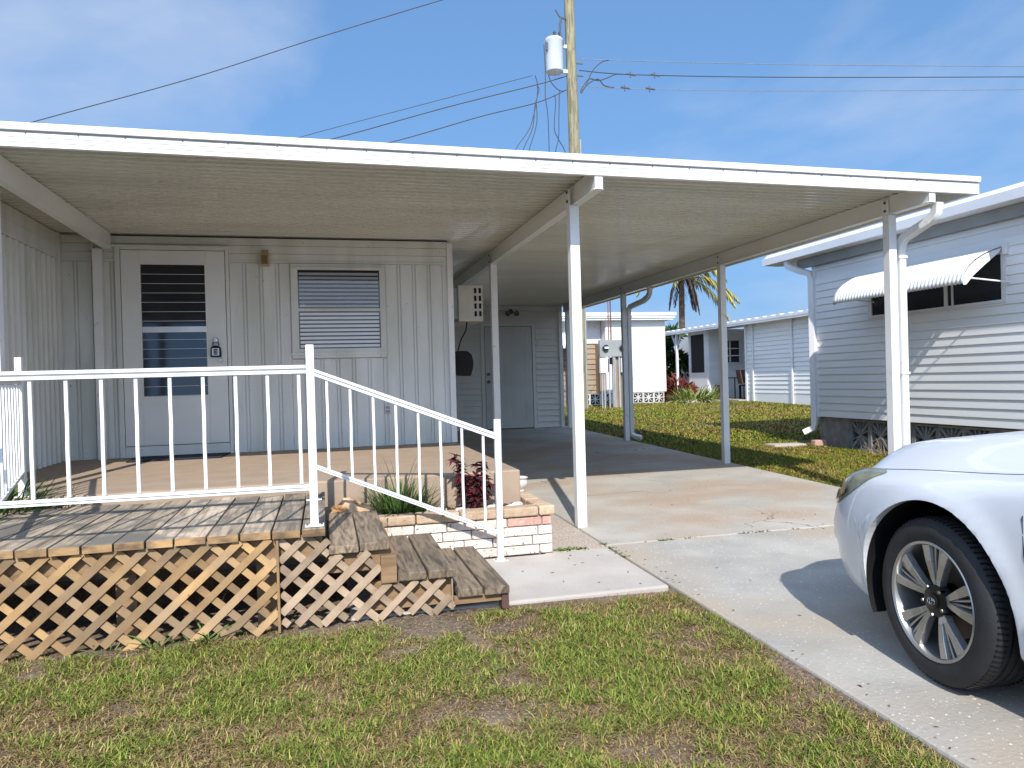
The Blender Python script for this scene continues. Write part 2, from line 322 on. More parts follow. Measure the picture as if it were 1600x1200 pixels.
pr = [(yy, 2.672+(zz-2.592)*.80) for yy, zz in pr]; fb = MB().prism(pr, 'x', -5.0, ROOF_X1); fb.v = [(a, b_, c+(1.9-a)*.0056) for a, b_, c in fb.v]; fb.build('fascia', M['white'], cp)
pr2 = [(ROOF_X1+.0-(yy-ROOF_Y0), zz) for yy, zz in pr]
MB().prism([(ROOF_X1-.001, 2.66), (ROOF_X1-.001, 2.755), (ROOF_X1+.012, 2.76), (ROOF_X1+.012, 2.788), (ROOF_X1-.03, 2.790), (ROOF_X1-.03, 2.66)], 'y', ROOF_Y0+.042, 14.75).build('gutter', M['white'], cp)
for i in range(34):
    sm = MB(); sm.lathe([(.0055, 0), (.0045, -.003), (0, -.004)], (-4.8+i*.285+random.uniform(-.03, .03), ROOF_Y0-.001, 2.757+(1.9+4.8-i*.285)*.0056), 'y', 8); sm.build('screw', M['porcelain'], cp)
def beam(x, y0, y1):
    b = MB(); b.box(x-.028, x+.028, y0, y1, 2.588, 2.727); o = b.build('beam', M['beam'], cp)
    l_ = MB(); l_.box(x-.036, x+.036, y0+.004, y1, 2.578, 2.587); l_.build('beam_lip', M['beam'], o)
    e = MB(); e.box(x-.030, x+.030, y0-.006, y0-.001, 2.582, 2.722); e.build('beam_end_cap', M['white'], o)
for bx_, y0_, y1_ in ((-1.93, 4.952, 7.70), (1.93, 4.952, 14.3), (4.78, 4.955, 14.35)): beam(bx_, y0_, y1_)
def post(x, y, zb_):
    s_ = .038
    b = MB(); b.box(x-s_, x+s_, y-s_, y+s_, zb_, 2.576); b.box(x-s_-.002, x-s_+.004, y-s_-.0, y+s_, 2.577, 2.70)
    o = b.build('post', M['white'], cp, bevel=.004)
    for zz in (2.61, 2.68): t = MB(); t.lathe([(.012, 0), (.012, -.008), (.005, -.012), (0, -.012)], (x-s_-.003, y, zz), 'x', 8); t.build('bolt', M['porcelain'], o)
    return o
for x_, y_ in ((1.905, 5.45), (1.93, 8.35), (1.93, 11.4), (4.78, 5.42), (4.78, 8.22), (4.78, 11.3), (4.78, 14.18)): post(x_, y_, K*y_-.01)
post(-1.975, 5.28, .6); post(-2.02, 7.70, .6)
RECT = [(-.040, -.026), (.040, -.026), (.040, .026), (-.040, .026)]
def spout(xp, yp, ytop, zend, foot):
    pts = [(xp+.12, ytop, 2.60), (xp+.12, ytop+.01, 2.52), (xp+.115, ytop+.06, 2.47), (xp+.10, ytop+.2, 2.42), (xp+.085, yp-.06, 2.375), (xp+.08, yp-.015, 2.33), (xp+.08, yp, 2.26), (xp+.08, yp, zend+.1)]
    if foot: pts += [(xp+.085, yp-.0, zend+.06), (xp+.12, yp-.05, zend+.02), (xp+.19, yp-.14, zend+.0)]
    o = MB().sweep(pts, [(a*.9, b*1.25) for a, b in RECT], up=(1, 0, 0)).build('downspout', M['white'], cp, smooth=True, bevel=.006)
    for zz in (2.2, 1.2): s_ = MB(); s_.box(xp+.035, xp+.118, yp-.044, yp-.036, zz, zz+.02); s_.build('strap', M['white'], o)
spout(4.785, 5.40, 5.03, .12, False); spout(4.785, 11.30, 10.55, .24, True)

# ------------------------------------------------------------------ main home
WY = 7.75
hm = thing('mobile_home', 'white mobile home with ribbed vertical siding and louvred door', 'house', (-.5, WY, .6))
wb = MB(); wb.box(-3.2, 1.335, WY+.012, 14.2, .1, 2.725)
wb.build('wall', M['siding'], hm)
pn = MB()                                                   # front wall panels, battens and bands, in front of the core
def panels(x0, x1, z0, z1):
    x = x0
    while x < x1-.02:
        xe = min(x+.117, x1); pn.box(x, xe, WY-.002+random.uniform(-.0015, .001), WY+.011, z0, z1)
        if xe+.009 < x1: pn.box(xe+.009, min(xe+.030, x1), WY+.003, WY+.0112, z0, z1)
        x = xe+.039
panels(-2.36, -1.885, .602, 2.468); panels(-.865, -.300, .602, 2.468); panels(.648, 1.29, .602, 2.468); panels(-.298, .646, .602, 1.505)
for a, b, yy in ((2.472, 2.492, WY-.010), (2.494, 2.560, WY-.001), (2.563, 2.640, WY-.003), (2.643, 2.712, WY-.006)): pn.box(-2.36, 1.30, yy, WY+.011, a, b)
pn.build('siding_panels', M['siding'], hm, bevel=.0015)
MB().box(1.292, 1.352, WY-.022, WY+.04, .602, 2.70).build('corner_trim', M['white'], hm, bevel=.004)
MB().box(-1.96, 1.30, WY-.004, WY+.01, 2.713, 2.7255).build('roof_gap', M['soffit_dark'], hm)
# door
dr = MB(); dx0, dx1, dz0, dz1 = -1.83, -.905, .712, 2.575; fx = .150
gx0, gx1, gz0, gz1 = -1.672, -1.075, 1.165, 2.452
for a, b, c, d in ((dx0, gx0, dz0, dz1), (gx1, dx1, dz0, dz1), (gx0+.0005, gx1-.0005, gz1, dz1), (gx0+.0005, gx1-.0005, dz0, gz0)): dr.box(a, b, WY-.034, WY+.0, c, d)
door = dr.build('door', M['door'], hm, bevel=.002)
fr_ = MB()
for a, b, c, d in ((-1.882, -1.836, .602, 2.622), (-.899, -.868, .602, 2.622), (-1.835, -.90, 2.580, 2.622), (-1.835, -.90, .602, .704)): fr_.box(a, b, WY-.028, WY+.011, c, d)
fr_.box(-1.91, -.84, WY-.045, WY-.0285, 2.604, 2.622)
fr_.build('door_frame', M['siding'], hm, bevel=.003)
MB().box(gx0, gx1, WY-.004, WY+.009, gz0, gz1).build('door_interior', M['dark'], door)
gf = MB()
for a, b, c, d in ((gx0, gx0+.012, gz0, gz1), (gx1-.012, gx1, gz0, gz1), (gx0+.013, gx1-.013, gz0, gz0+.012), (gx0+.013, gx1-.013, gz1-.012, gz1)): gf.box(a, b, WY-.040, WY-.010, c, d)
gf.build('louvre_frame', M['white'], door)
lv = MB(); nlv = 14; hh = (gz1-gz0-.03)/nlv
for i in range(nlv):
    z0_ = gz0+.015+i*hh; lv.hexa([(gx0+.013, WY-.024, z0_), (gx1-.013, WY-.024, z0_), (gx1-.013, WY-.020, z0_), (gx0+.013, WY-.020, z0_), (gx0+.013, WY-.014, z0_+hh+.006), (gx1-.013, WY-.014, z0_+hh+.006), (gx1-.013, WY-.010, z0_+hh+.006), (gx0+.013, WY-.010, z0_+hh+.006)], .5)
lv.build('glass_louvres', M['glassdark'], door)
le = MB()
for i in range(nlv): z0_ = gz0+.015+i*hh; le.box(gx0+.013, gx1-.013, WY-.0262, WY-.0245, z0_-.001, z0_+.003)
le.build('louvre_edges', M['alu'], door)
MB().box(gx0+.013, gx1-.013, WY-.0275, WY-.0265, 1.79, 1.845).build('fascia_reflection', M['alu'], door)  # reflection of the fascia in the louvre glass, modelled as a grey strip
MB().box(-.972, -.948, WY-.075, WY-.035, 1.50, 1.52).build('door_handle', M['alu'], door)
# window
wf = MB(); wx0, wx1, wz0, wz1 = -.222, .585, 1.612, 2.405
for a, b, c, d in ((-.292, wx0, 1.515, 2.466), (wx1, .645, 1.515, 2.466), (wx0+.0005, wx1-.0005, wz1, 2.466), (wx0+.0005, wx1-.0005, 1.515, wz0)): wf.box(a, b, WY-.024, WY+.011, c, d)
wf.box(-.302, .655, WY-.032, WY-.0245, 1.545, 1.575); wf.box(-.27, .625, WY-.045, WY-.0245, 2.418, 2.432)
win = wf.build('window', M['siding'], hm, bevel=.003)
MB().box(wx0, wx1, WY+.001, WY+.0118, wz0, wz1).build('window_interior', M['dark'], win)
MB().box(wx0+.0005, wx1-.0005, WY-.020, WY-.006, 1.988, 2.016).build('meeting_rail', M['siding'], win)
bs = MB(); zz = wz0+.012
while zz < wz1-.02:
    t_ = .0; bs.hexa([(wx0+.01, WY-.0045, zz), (wx1-.01, WY-.0045, zz), (wx1-.01, WY-.0035, zz), (wx0+.01, WY-.0035, zz), (wx0+.01, WY-.0015, zz+.026), (wx1-.01, WY-.0015, zz+.026), (wx1-.01, WY-.0005, zz+.026), (wx0+.01, WY-.0005, zz+.026)], random.random()); zz += .0405
bs.build('blind', M['blind'], win)
gl = MB(); gl.add([(wx0, WY-.013, wz0), (wx1, WY-.013, wz0), (wx1, WY-.013, 1.987), (wx0, WY-.013, 1.987)], [(0, 1, 2, 3)]); gl.add([(wx0, WY-.010, 2.017), (wx1, WY-.010, 2.017), (wx1, WY-.010, wz1), (wx0, WY-.010, wz1)], [(0, 1, 2, 3)])
gl.build('window_pane', M['glass'], win)
MB().box(-.205, -.15, WY-.0138, WY-.0132, 2.03, 2.055).build('window_sticker', M['white'], win)
ou = MB(); ou.box(.605, .665, WY-.012, WY-.003, .93, 1.02); oo = ou.build('outlet_box', M['alu'], hm, bevel=.003)
ou = MB(); ou.box(.613, .657, WY-.016, WY-.0125, .938, .970); ou.box(.613, .657, WY-.016, WY-.0125, .978, 1.010); ou.build('outlet_cover', M['grey'], oo)
tag(door, 'white screen door with dark glass louvres')
# left wing with ribbed metal wall
lw = thing('ribbed_wall', 'shaded ribbed white metal wall closing the left end of the porch', 'wall', (-2.4, 6.5, .6))
cw = MB(); cw.box(-2.60, -2.372, 4.3, WY+.005, .1, 2.725); cw.build('wall_core', M['siding'], lw)
rb = MB(); y = 4.32
while y < 7.66:
    poly = [(-2.371, y), (-2.371, y+.118), (-2.362, y+.118), (-2.362, y+.030), (-2.340, y+.022), (-2.340, y+.006), (-2.362, y)]
    rb.prism([(a, b) for a, b in poly], 'z', .602, 2.47); y += .120
rb.build('ribbed_panels', M['siding'], lw)
tb = MB(); tb.box(-2.371, -2.345, 4.32, 7.70, 2.475, 2.510); tb.box(-2.371, -2.352, 4.32, 7.70, 2.514, 2.60); tb.box(-2.371, -2.357, 4.32, 7.70, 2.604, 2.722); tb.box(-2.371, -2.335, 7.68, 7.735, .602, 2.722)
tb.build('top_band', M['siding'], lw)

# wall-hung things
la = thing('wall_lantern', 'small cream square wall lantern between door and window', 'wall lamp', (-.53, WY-.05, 2.5))
b = MB(); b.box(-.560, -.496, WY-.012, WY-.003, 2.44, 2.60); b.build('backplate', M['lanternm'], la)
b = MB(); b.box(-.568, -.488, WY-.095, WY-.0125, 2.435, 2.447); b.hexa([(-.572, WY-.10, 2.535), (-.484, WY-.10, 2.535), (-.484, WY-.0125, 2.535), (-.572, WY-.0125, 2.535), (-.545, WY-.07, 2.575), (-.511, WY-.07, 2.575), (-.511, WY-.03, 2.575), (-.545, WY-.03, 2.575)])
b.lathe([(.010, 2.575), (.008, 2.59), (0, 2.60)], (-.528, WY-.05, 0), 'z', 8)
for xx in (-.565, -.497):
    for yy in (WY-.094, WY-.022): b.box(xx, xx+.006, yy, yy+.006, 2.447, 2.535)
b.build('lantern_frame', M['lanternm'], la)
MB().box(-.555, -.501, WY-.084, WY-.028, 2.448, 2.534).build('lantern_glass', M['amber'], la)
lk = thing('key_lockbox', 'grey key lockbox hanging at the edge of the louvred door', 'lockbox', (-1.0, WY-.06, 1.6))
b = MB(); b.prism([(-1.052, 1.545), (-.955, 1.545), (-.958, 1.635), (-.985, 1.655), (-1.022, 1.655), (-1.049, 1.635)], 'y', WY-.078, WY-.0365); b.build('case', M['black'], lk, bevel=.005)
b = MB(); b.box(-1.036, -.971, WY-.083, WY-.0785, 1.558, 1.628); b.build('dial_plate', M['alu'], lk)
b = MB()
for i in range(4): b.box(-1.022, -.985, WY-.087, WY-.0835, 1.566+i*.0145, 1.576+i*.0145)
b.build('dials', M['black'], lk)
b = MB(); b.tube([(-1.004+.028*math.cos(a), WY-.058, 1.655+.05*math.sin(a)) for a in np.linspace(0, PI, 10)], .005, 6); b.build('shackle', M['black'], lk, smooth=True)
b = MB(); b.lathe([(.024, 0), (.027, -.02), (.02, -.045), (0, -.048)], (-1.004, WY-.036, 1.705), 'y', 16); b.build('door_knob', M['alu'], door, smooth=True)
ac = thing('air_conditioner', 'cream window air conditioner sticking out of the side wall near the carport', 'air conditioner', (1.5, 8.4, 1.9))
b = MB(); b.box(1.336, 1.46, 8.08, 8.62, 1.93, 2.27); b.build('sleeve', M['grey'], ac)
b = MB(); b.box(1.461, 1.735, 8.05, 8.65, 1.90, 2.30); aco = b.build('case', M['ac'], ac, bevel=.006)
b = MB()
for i in range(4):
    for xx in (1.638, 1.690): b.box(xx, xx+.026, 8.044, 8.0495, 1.955+i*.085, 2.012+i*.085)
b.build('vent_slots', M['black'], aco)
b = MB(); b.tube([(1.56, 8.1, 1.899), (1.54, 8.08, 1.80), (1.47, 8.0, 1.70), (1.40, 7.95, 1.50), (1.37, 7.9, 1.3)], .008, 6); b.build('power_cord', M['black'], ac, smooth=True)
mbx = thing('mailbox', 'black rounded mailbox on the side wall beside the carport', 'mailbox', (1.5, 8.0, 1.3))
b = MB(); prof = [(1.345, 1.335), (1.345, 1.53), (1.39, 1.565), (1.46, 1.575), (1.53, 1.568), (1.575, 1.53), (1.592, 1.45), (1.585, 1.38), (1.56, 1.30), (1.36, 1.31)]
b.prism(prof, 'y', 7.95, 8.2); b.build('box', M['black'], mbx, bevel=.003)
MB().box(1.42, 1.50, 7.94, 7.949, 1.42, 1.46).build('latch', M['black'], mbx)

# shed at the back
SY = 14.42
sh = thing('shed', 'lap sided utility room at the back end of the carport', 'shed', (3.5, SY, .25))
def laps(mb, axis, c, a0, a1, z0, z1, step, out=-1, d=.014, base=.002):
    z = z0
    while z < z1-1e-4:
        ze = min(z+step, z1); t0, t1 = c+out*d, c+out*base
        if axis == 'y': mb.prism([(c, z), (t0, z), (t0, z+.004), (t1, ze), (c, ze)], 'x', a0, a1)
        else: mb.prism([(c, z), (t0, z), (t0, z+.004), (t1, ze), (c, ze)], 'y', a0, a1)
        z = ze
MB().box(1.36, 4.72, SY+.002, 16.5, .15, 2.725).build('wall', M['shed'], sh)
b = MB(); 
for a0, a1, z0, z1 in ((1.36, 3.03, .26, 2.62), (4.17, 4.72, .26, 2.62), (3.03, 4.17, 2.38, 2.62)): laps(b, 'y', SY, a0, a1, z0, z1, .118, d=.03)
b.box(1.36, 4.72, SY-.030, SY, 2.625, 2.722)
b.build('siding_panels', M['shed'], sh)
b = MB(); b.box(4.66, 4.735, SY-.045, SY-.031, .25, 2.722); b.build('corner_trim', M['white'], sh)
b = MB(); b.box(3.035, 3.11, SY-.026, SY-.001, .25, 2.376); b.box(4.095, 4.165, SY-.026, SY-.001, .25, 2.376); b.box(3.111, 4.094, SY-.026, SY-.001, 2.31, 2.376); b.build('door_frame', M['shed'], sh)
MB().box(3.1105, 4.0945, SY-.004, SY-.001, .25, 2.3095).build('door_gap', M['dark'], sh); b = MB(); b.box(3.121, 4.084, SY-.020, SY-.0045, .27, 2.299); sdoor = b.build('door', M['sheddoor'], sh)
tag(sdoor, 'grey white six panel door')
b = MB()
for i, (z0, z1) in enumerate(((.42, 1.02), (1.14, 1.78), (1.90, 2.18))):
    for xx in (3.24, 3.66):
        w_ = .30; t_ = .018
        b.box(xx, xx+w_, SY-.025, SY-.0205, z0, z0+t_); b.box(xx, xx+w_, SY-.025, SY-.0205, z1-t_, z1); b.box(xx, xx+t_, SY-.025, SY-.0205, z0+t_+.0005, z1-t_-.0005); b.box(xx+w_-t_, xx+w_, SY-.025, SY-.0205, z0+t_+.0005, z1-t_-.0005)
        b.box(xx+.045, xx+w_-.045, SY-.0235, SY-.0205, z0+.045, z1-.045)
b.build('raised_panel', M['sheddoor'], sdoor)
for zz, nm in ((1.21, 'door_knob'), (1.36, 'deadbolt')):
    b = MB(); b.lathe([(.034, 0), (.034, -.012), (.03, -.03), (0, -.034)], (3.18, SY-.0205, zz), 'y', 12); b.build(nm, M['porcelain'], sdoor, smooth=True)
fl = thing('motion_light', 'dark twin-head motion light above the shed door', 'wall lamp', (3.65, SY-.05, 2.6))
b = MB(); b.lathe([(.055, 0), (.055, -.02), (0, -.025)], (3.66, SY-.0135, 2.60), 'y', 14); b.build('base', M['porcelain'], fl, smooth=True)
for xx in (3.57, 3.75):
    b = MB(); b.tube([(3.66, SY-.035, 2.59), ((3.66+xx)/2, SY-.08, 2.58), (xx, SY-.12, 2.55)], .012, 6); b.lathe([(.03, 0), (.05, -.05), (.055, -.08), (0, -.07)], (xx, SY-.1, 2.55), 'y', 12); b.build('lamp_head', M['porcelain'], fl, smooth=True)
# ------------------------------------------------------------------ deck with lattice and steps
DZ, DY0, DY1 = .55, 3.745, 5.0
dk = thing('deck', 'weathered grey wooden deck with tan lattice skirt in front of the porch', 'deck', (-1.2, 4.3, .06))
b = MB(); e = MB(); x = -.012; plk = []
ws = [.118, .138, .146, .146, .142, .122, .134, .134, .134, .134] + [.14]*9
for i, w_ in enumerate(ws):
    x0, x1 = x-w_+.008, x; j = random.uniform(-.008, .008); r_ = random.random(); dz = random.uniform(-.002, .002)
    b.box(x0, x1, DY0+j+.003, DY1+random.uniform(-.02, .02), DZ-.038+dz, DZ+dz, r_); e.box(x0+.001, x1-.001, DY0+j, DY0+j+.0025, DZ-.037+dz, DZ-.002+dz, r_); x -= w_
b.build('deck_boards', M['wood'], dk, bevel=.004); e.build('board_ends', M['woodend'], dk)
b = MB(); b.box(-2.7, -.03, 3.80, 3.838, .40, .510); b.box(-2.7, -.03, 4.35, 4.388, .40, .510); b.box(-2.7, -.03, 4.9, 4.938, .40, .510); b.box(-.066, -.03, 3.84, 4.898, .40, .5095)
b.build('joists', M['joist'], dk)
for xx, yy in ((-.93, 3.845), (-2.3, 3.845), (-.30, 3.845), (-.93, 4.80), (-2.3, 4.8), (-.14, 4.79)): MB().box(xx-.045, xx+.045, yy, yy+.09, 0, .399 if yy < 4 else .508).build('post', M['joist'], dk)
def lattice(inside, u0, u1, v0, v1, y, off=0., ang=.93, wd=.036, per=.137):
    mb = MB()
    for sgn in (1, -1):
        yy = y if sgn == 1 else y+.0082
        dx, dz = 1, ang*sgn; L_ = math.hypot(dx, dz); dx /= L_; dz /= L_
        k = int((u0-3)/per)
        while k*per < u1+3:
            xs_ = k*per+off; run = None
            ts = np.arange(-3, 3, .01)
            for t in ts:
                X_, Z_ = xs_+dx*t, dz*t
                ok = u0 <= X_ <= u1 and v0 <= Z_ <= v1 and inside(X_, Z_)
                if ok and run is None: run = t
                if (not ok) and run is not None:
                    if t-run > .03:
                        a = (xs_+dx*run, yy, dz*run); c = (xs_+dx*t, yy, dz*t); mb.bar(a, c, .0072, wd*random.uniform(.9, 1.05), up=(0, 0, 1))
                    run = None
            k += 1
    return mb
lattice(lambda a, c: c > .045+.022*math.sin(a*17+1)+.018*math.sin(a*41), -2.7, -.246, .0, .508, 3.762).build('lattice_panel', M['lattice'], dk)
b = MB(); b.box(-.245, -.233, 3.752, 3.778, .055, .509); b.build('panel_edge', M['lattice'], dk)
def stp(a, c): return c > .075+.012*math.sin(a*23) and (c < .505 if a < -.005 else c < .405 if a < .245 else c < .245 if a < .60 else c < .14)
o = lattice(stp, -.231, .615, 0, .508, 3.768, off=.03).build('lattice_panel', M['lattice2'], dk); o['label'] = 'greyer lattice panel beside the steps'
MB().box(.606, .614, 3.764, 3.79, .08, .245).build('panel_edge', M['lattice2'], dk)
st = thing('steps', 'three brown wooden steps descending from the deck to the walk', 'steps', (.45, 4.2, .08))
for (xa, xb, xc, xd, zt_, ya, yb) in ((.003, .146, .153, .298, .452, 3.755, 4.72), (.336, .478, .488, .628, .289, 3.752, 4.70), (.636, .765, .776, .906, .180, 3.745, 4.72)):
    b = MB(); b.box(xa, xb, ya, yb, zt_-.04, zt_); b.box(xc, xd, ya+random.uniform(-.01, .01), yb-.01, zt_-.04, zt_+.002); b.build('tread', M['tread'], st, bevel=.005)
b = MB(); b.box(.252, .331, 3.752, 4.70, .246, .384); b.build('riser_block', M['joist'], st, bevel=.004)
for q in ((.0, .30, 3.80, 3.838, .31, .409), (.0, .30, 4.6, 4.638, .31, .409), (.20, .62, 3.81, 3.848, .10, .245), (.24, .62, 4.60, 4.638, .10, .245), (.62, .90, 3.77, 3.80, .100, .1385), (.62, .90, 4.6, 4.63, .08, .1385)): MB().box(*q).build('stringer', M['joist'], st)
for xx, yy in ((.868, 3.752), (.868, 4.62), (.25, 4.5), (.02, 4.5)): MB().box(xx, xx+.036, yy, yy+.07, .06, .1385).build('leg', M['farwood'], st)

# ------------------------------------------------------------------ railings
def rail_bar(mb, p, q, h1=.012, h2=.018):
    p, q = Vector(p), Vector(q); up = Vector((0, 0, 1))
    mb.bar(p+up*.014, q+up*.014, .046, .016, up); mb.bar(p, q, .024, .012, up); mb.bar(p-up*.0125, q-up*.0125, .034, .012, up)
def picket(par, x, y, z0, z1, dy=0.):
    pts = []; h = z1-z0
    for t in np.linspace(0, 1, 15):
        k = .0011*math.sin(t*2*PI*2.0)*math.sin(PI*t)
        pts.append((x+k, y-k, z0+h*t))
    MB().sweep(pts, [(-.0075, -.0075), (.0075, -.0075), (.0075, .0075), (-.0075, .0075)], up=(0, 1, 0)).build('baluster', M['white'], par)
def rpost(par, x, y, z0, z1, s_=.0195):
    o = MB().box(x-s_, x+s_, y-s_, y+s_, z0+.008, z1).build('post', M['white'], par, bevel=.003)
    MB().box(x-.045, x+.045, y-.03, y+.03, z0, z0+.0075).build('base_plate', M['white'], o, bevel=.002)
    for k in (-.034, .034): MB().lathe([(.006, 0), (.006, .006), (0, .007)], (x+k, y-.012, z0+.0078), 'z', 8).build('bolt', M['porcelain'], o)
    return o
fr = thing('deck_railing', 'white metal railing along the front edge of the deck', 'railing', (-1., 3.8, DZ))
rpost(fr, -.062, 3.80, DZ+.001, 1.447)
b = MB(); rail_bar(b, (-2.9, 3.80, 1.322), (-.084, 3.80, 1.326)); b.build('top_rail', M['white'], fr)
b = MB(); b.bar((-2.9, 3.80, .758), (-.084, 3.80, .752), .034, .012); b.bar((-2.9, 3.80, .744), (-.084, 3.80, .738), .022, .014); b.build('bottom_rail', M['white'], fr)
for i in range(19): picket(fr, -.118-.1465*i, 3.80, .765, 1.303)
for zz in (1.32, .75): MB().box(-.083, -.0815, 3.775, 3.825, zz-.02, zz+.02).build('bracket', M['white'], fr)
s2 = thing('stair_railing', 'white metal railing sloping down beside the steps to the walk', 'railing', (.5, 4.66, .5))
rpost(s2, -.075, 4.66, DZ+.001, 1.45); rpost(s2, 1.075, 4.66, .082, .995)
b = MB(); rail_bar(b, (-.053, 4.66, 1.322), (1.055, 4.66, .888)); b.build('top_rail', M['white'], s2)
b = MB(); b.bar((-.053, 4.66, .757), (1.055, 4.66, .278), .034, .012); b.bar((-.053, 4.66, .742), (1.055, 4.66, .263), .020, .012); b.build('bottom_rail', M['white'], s2)
for i in range(8):
    x = .018+.1375*i; t = (x+.053)/1.108; picket(s2, x, 4.66, .757-.479*t+.006, 1.322-.434*t-.02)
lr = thing('porch_side_railing', 'white metal side railing at the left end of the porch', 'railing', (-1.86, 5.22, .6))
rpost(lr, -1.83, 5.22, .601, 1.468)
A, B = Vector((-1.828, 5.198, 0)), Vector((-1.48, 3.86, 0))
for nm, za, zb_ in (('top_rail', 1.325, 1.315), ('bottom_rail', .755, .72)):
    b = MB(); b.bar(A+Vector((0, 0, za)), B+Vector((0, 0, zb_)), .036, .012); b.bar(A+Vector((0, 0, za-.014)), B+Vector((0, 0, zb_-.014)), .024, .014); b.build(nm, M['white'], lr)
for i in range(9):
    p = A.lerp(B, .07+.105*i); picket(lr, p.x, p.y, .755-.035*(.07+.105*i), 1.30)

# ------------------------------------------------------------------ planter
pl = thing('brick_planter', 'low pale brick planter bed beside the steps with orange cap bricks', 'planter', (.75, 4.8, .083))
b = MB(); b.box(.002, 1.445, 4.765, 4.84, .075, .338); b.box(1.365, 1.445, 4.8405, 5.44, .075, .338); b.build('mortar', M['mortar'], pl)
wb_, pk = MB(), MB(); zc = .085; ch = .0625
for r_ in range(4):
    x = .0-(r_ % 2)*.13
    while x < 1.452:
        L_ = random.choice([.21, .27, .19, .24]); x0, x1 = max(x, .002), min(x+L_-.008, 1.452)
        if 1.452-x1 < .06: x1 = 1.452
        if x1-x0 > .03:
            t_ = pk if (r_ == 3 and x0 > 1.0) else wb_
            t_.box(x0, x1, 4.752+random.uniform(-.006, .002), 4.84, zc+r_*ch+.003, zc+(r_+1)*ch-.004)
        x += L_ if x1 < 1.452 else 9
    y = 4.8445
    while y < 5.44: wb_.box(1.38, 1.455, y, min(y+.19, 5.445), zc+r_*ch+.003, zc+(r_+1)*ch-.004); y += .198
wb_.build('brick_wall', M['brick_w'], pl, bevel=.006); pk.build('pink_bricks', M['brick_p'], pl, bevel=.006)
b = MB(); x = -.02
while x < 1.30: xe = min(x+.285, 1.365); b.box(max(x, .002), xe-.006, 4.735, 4.85, .339, .400); x += .285
b.box(1.366, 1.474, 4.735, 4.85, .339, .402); y = 4.856
while y < 5.4: b.box(1.360, 1.470, y, min(y+.2, 5.46), .339, .400); y += .207
b.build('cap_bricks', M['brick_o'], pl, bevel=.010)
b = MB(); nx_, ny_ = 60, 14; vs = []
for j in range(ny_):
    for i in range(nx_):
        xx = .004+1.36*i/(nx_-1); yy = 4.842+.306*j/(ny_-1); vs.append((xx, yy, .352+.012*nse(xx, yy, 22)+.01*nse(xx, yy, 60)))
b.add(vs, [(j*nx_+i, j*nx_+i+1, (j+1)*nx_+i+1, (j+1)*nx_+i) for j in range(ny_-1) for i in range(nx_-1)], .5)
for i in range(900):
    xx, yy = random.uniform(.02, 1.34), random.uniform(4.85, 5.14); a = random.uniform(0, PI); l_ = random.uniform(.008, .022)
    b.bar((xx-l_*math.cos(a), yy-l_*math.sin(a), .356+random.uniform(0, .012)), (xx+l_*math.cos(a), yy+l_*math.sin(a), .36+random.uniform(0, .012)), .008, .003)
tag(b.build('mulch', M['mulch']), 'dark red bark mulch filling the brick planter', 'mulch', kind='stuff')
def rock(name, c, s_, m, label, cat, seed, rough=.35, group=None, sub=3, lumps=0):
    bm = bmesh.new(); bmesh.ops.create_icosphere(bm, subdivisions=sub, radius=1)
    for v in bm.verts:
        n_ = v.co.normalized(); k = 1+rough*mnoise.noise(n_*1.6+Vector((seed, 0, 0)))+rough*.5*mnoise.noise(n_*4+Vector((0, seed, 0)))+rough*.3*mnoise.noise(n_*9+Vector((0, seed, 3)))
        v.co = Vector((n_.x*s_[0]*k, n_.y*s_[1]*k, max(n_.z*s_[2]*k, -s_[2]*.45)))
    me = bpy.data.meshes.new(name); bm.to_mesh(me); bm.free(); o = bpy.data.objects.new(name, me); C.objects.link(o); me.materials.append(m)
    for p in me.polygons: p.use_smooth = sub > 2
    o.location = c; return tag(o, label, cat, group)
rock('coral_rock', (.155, 4.93, .405), (.135, .085, .085), M['coral'], 'large rusty orange coral rock behind the top step', 'rock', 1.3, .55, sub=4)
rock('coral_rock', (.065, 4.90, .39), (.06, .05, .045), M['coral'], 'small beige coral rock at the left end of the planter', 'rock', 5.3, .5)
for i, (x, y, s_, lb) in enumerate(((.322, 4.93, .036, 'white shell to the right of the rusty coral rock'), (.70, 4.93, .07, 'broad white stone right of the green grassy clump'), (.87, 4.885, .045, 'flat white stone left of the dark red plant'),
                                   (1.10, 4.955, .04, 'white stone just behind the lower railing post'), (1.215, 4.90, .04, 'flat white stone nearest the planter cap right of the railing post'), (1.27, 4.99, .042, 'white stone near the right corner of the planter'))):
    rock('white_stone', (x, y, .372), (s_*1.2, s_*.8, s_*.6), M['shell'], lb, 'stone', i*2.1, .4, 'white stones in the planter')
b = MB(); b.lathe([(0, .40), (.028, .40), (.031, .408), (.026, .418), (.038, .432), (.055, .455), (.057, .478), (.050, .492), (.056, .500), (.060, .508), (.054, .512), (.049, .506), (.044, .49), (0, .485)], (1.413, 5.40, .002), 'z', 28)
tag(b.build('urn', M['ceramic'], loc=(1.413, 5.4, .4), smooth=True), 'small white ceramic urn on the end of the planter cap', 'urn')

def col(a, b_, t): return tuple(a[i]+(b_[i]-a[i])*t for i in range(3))
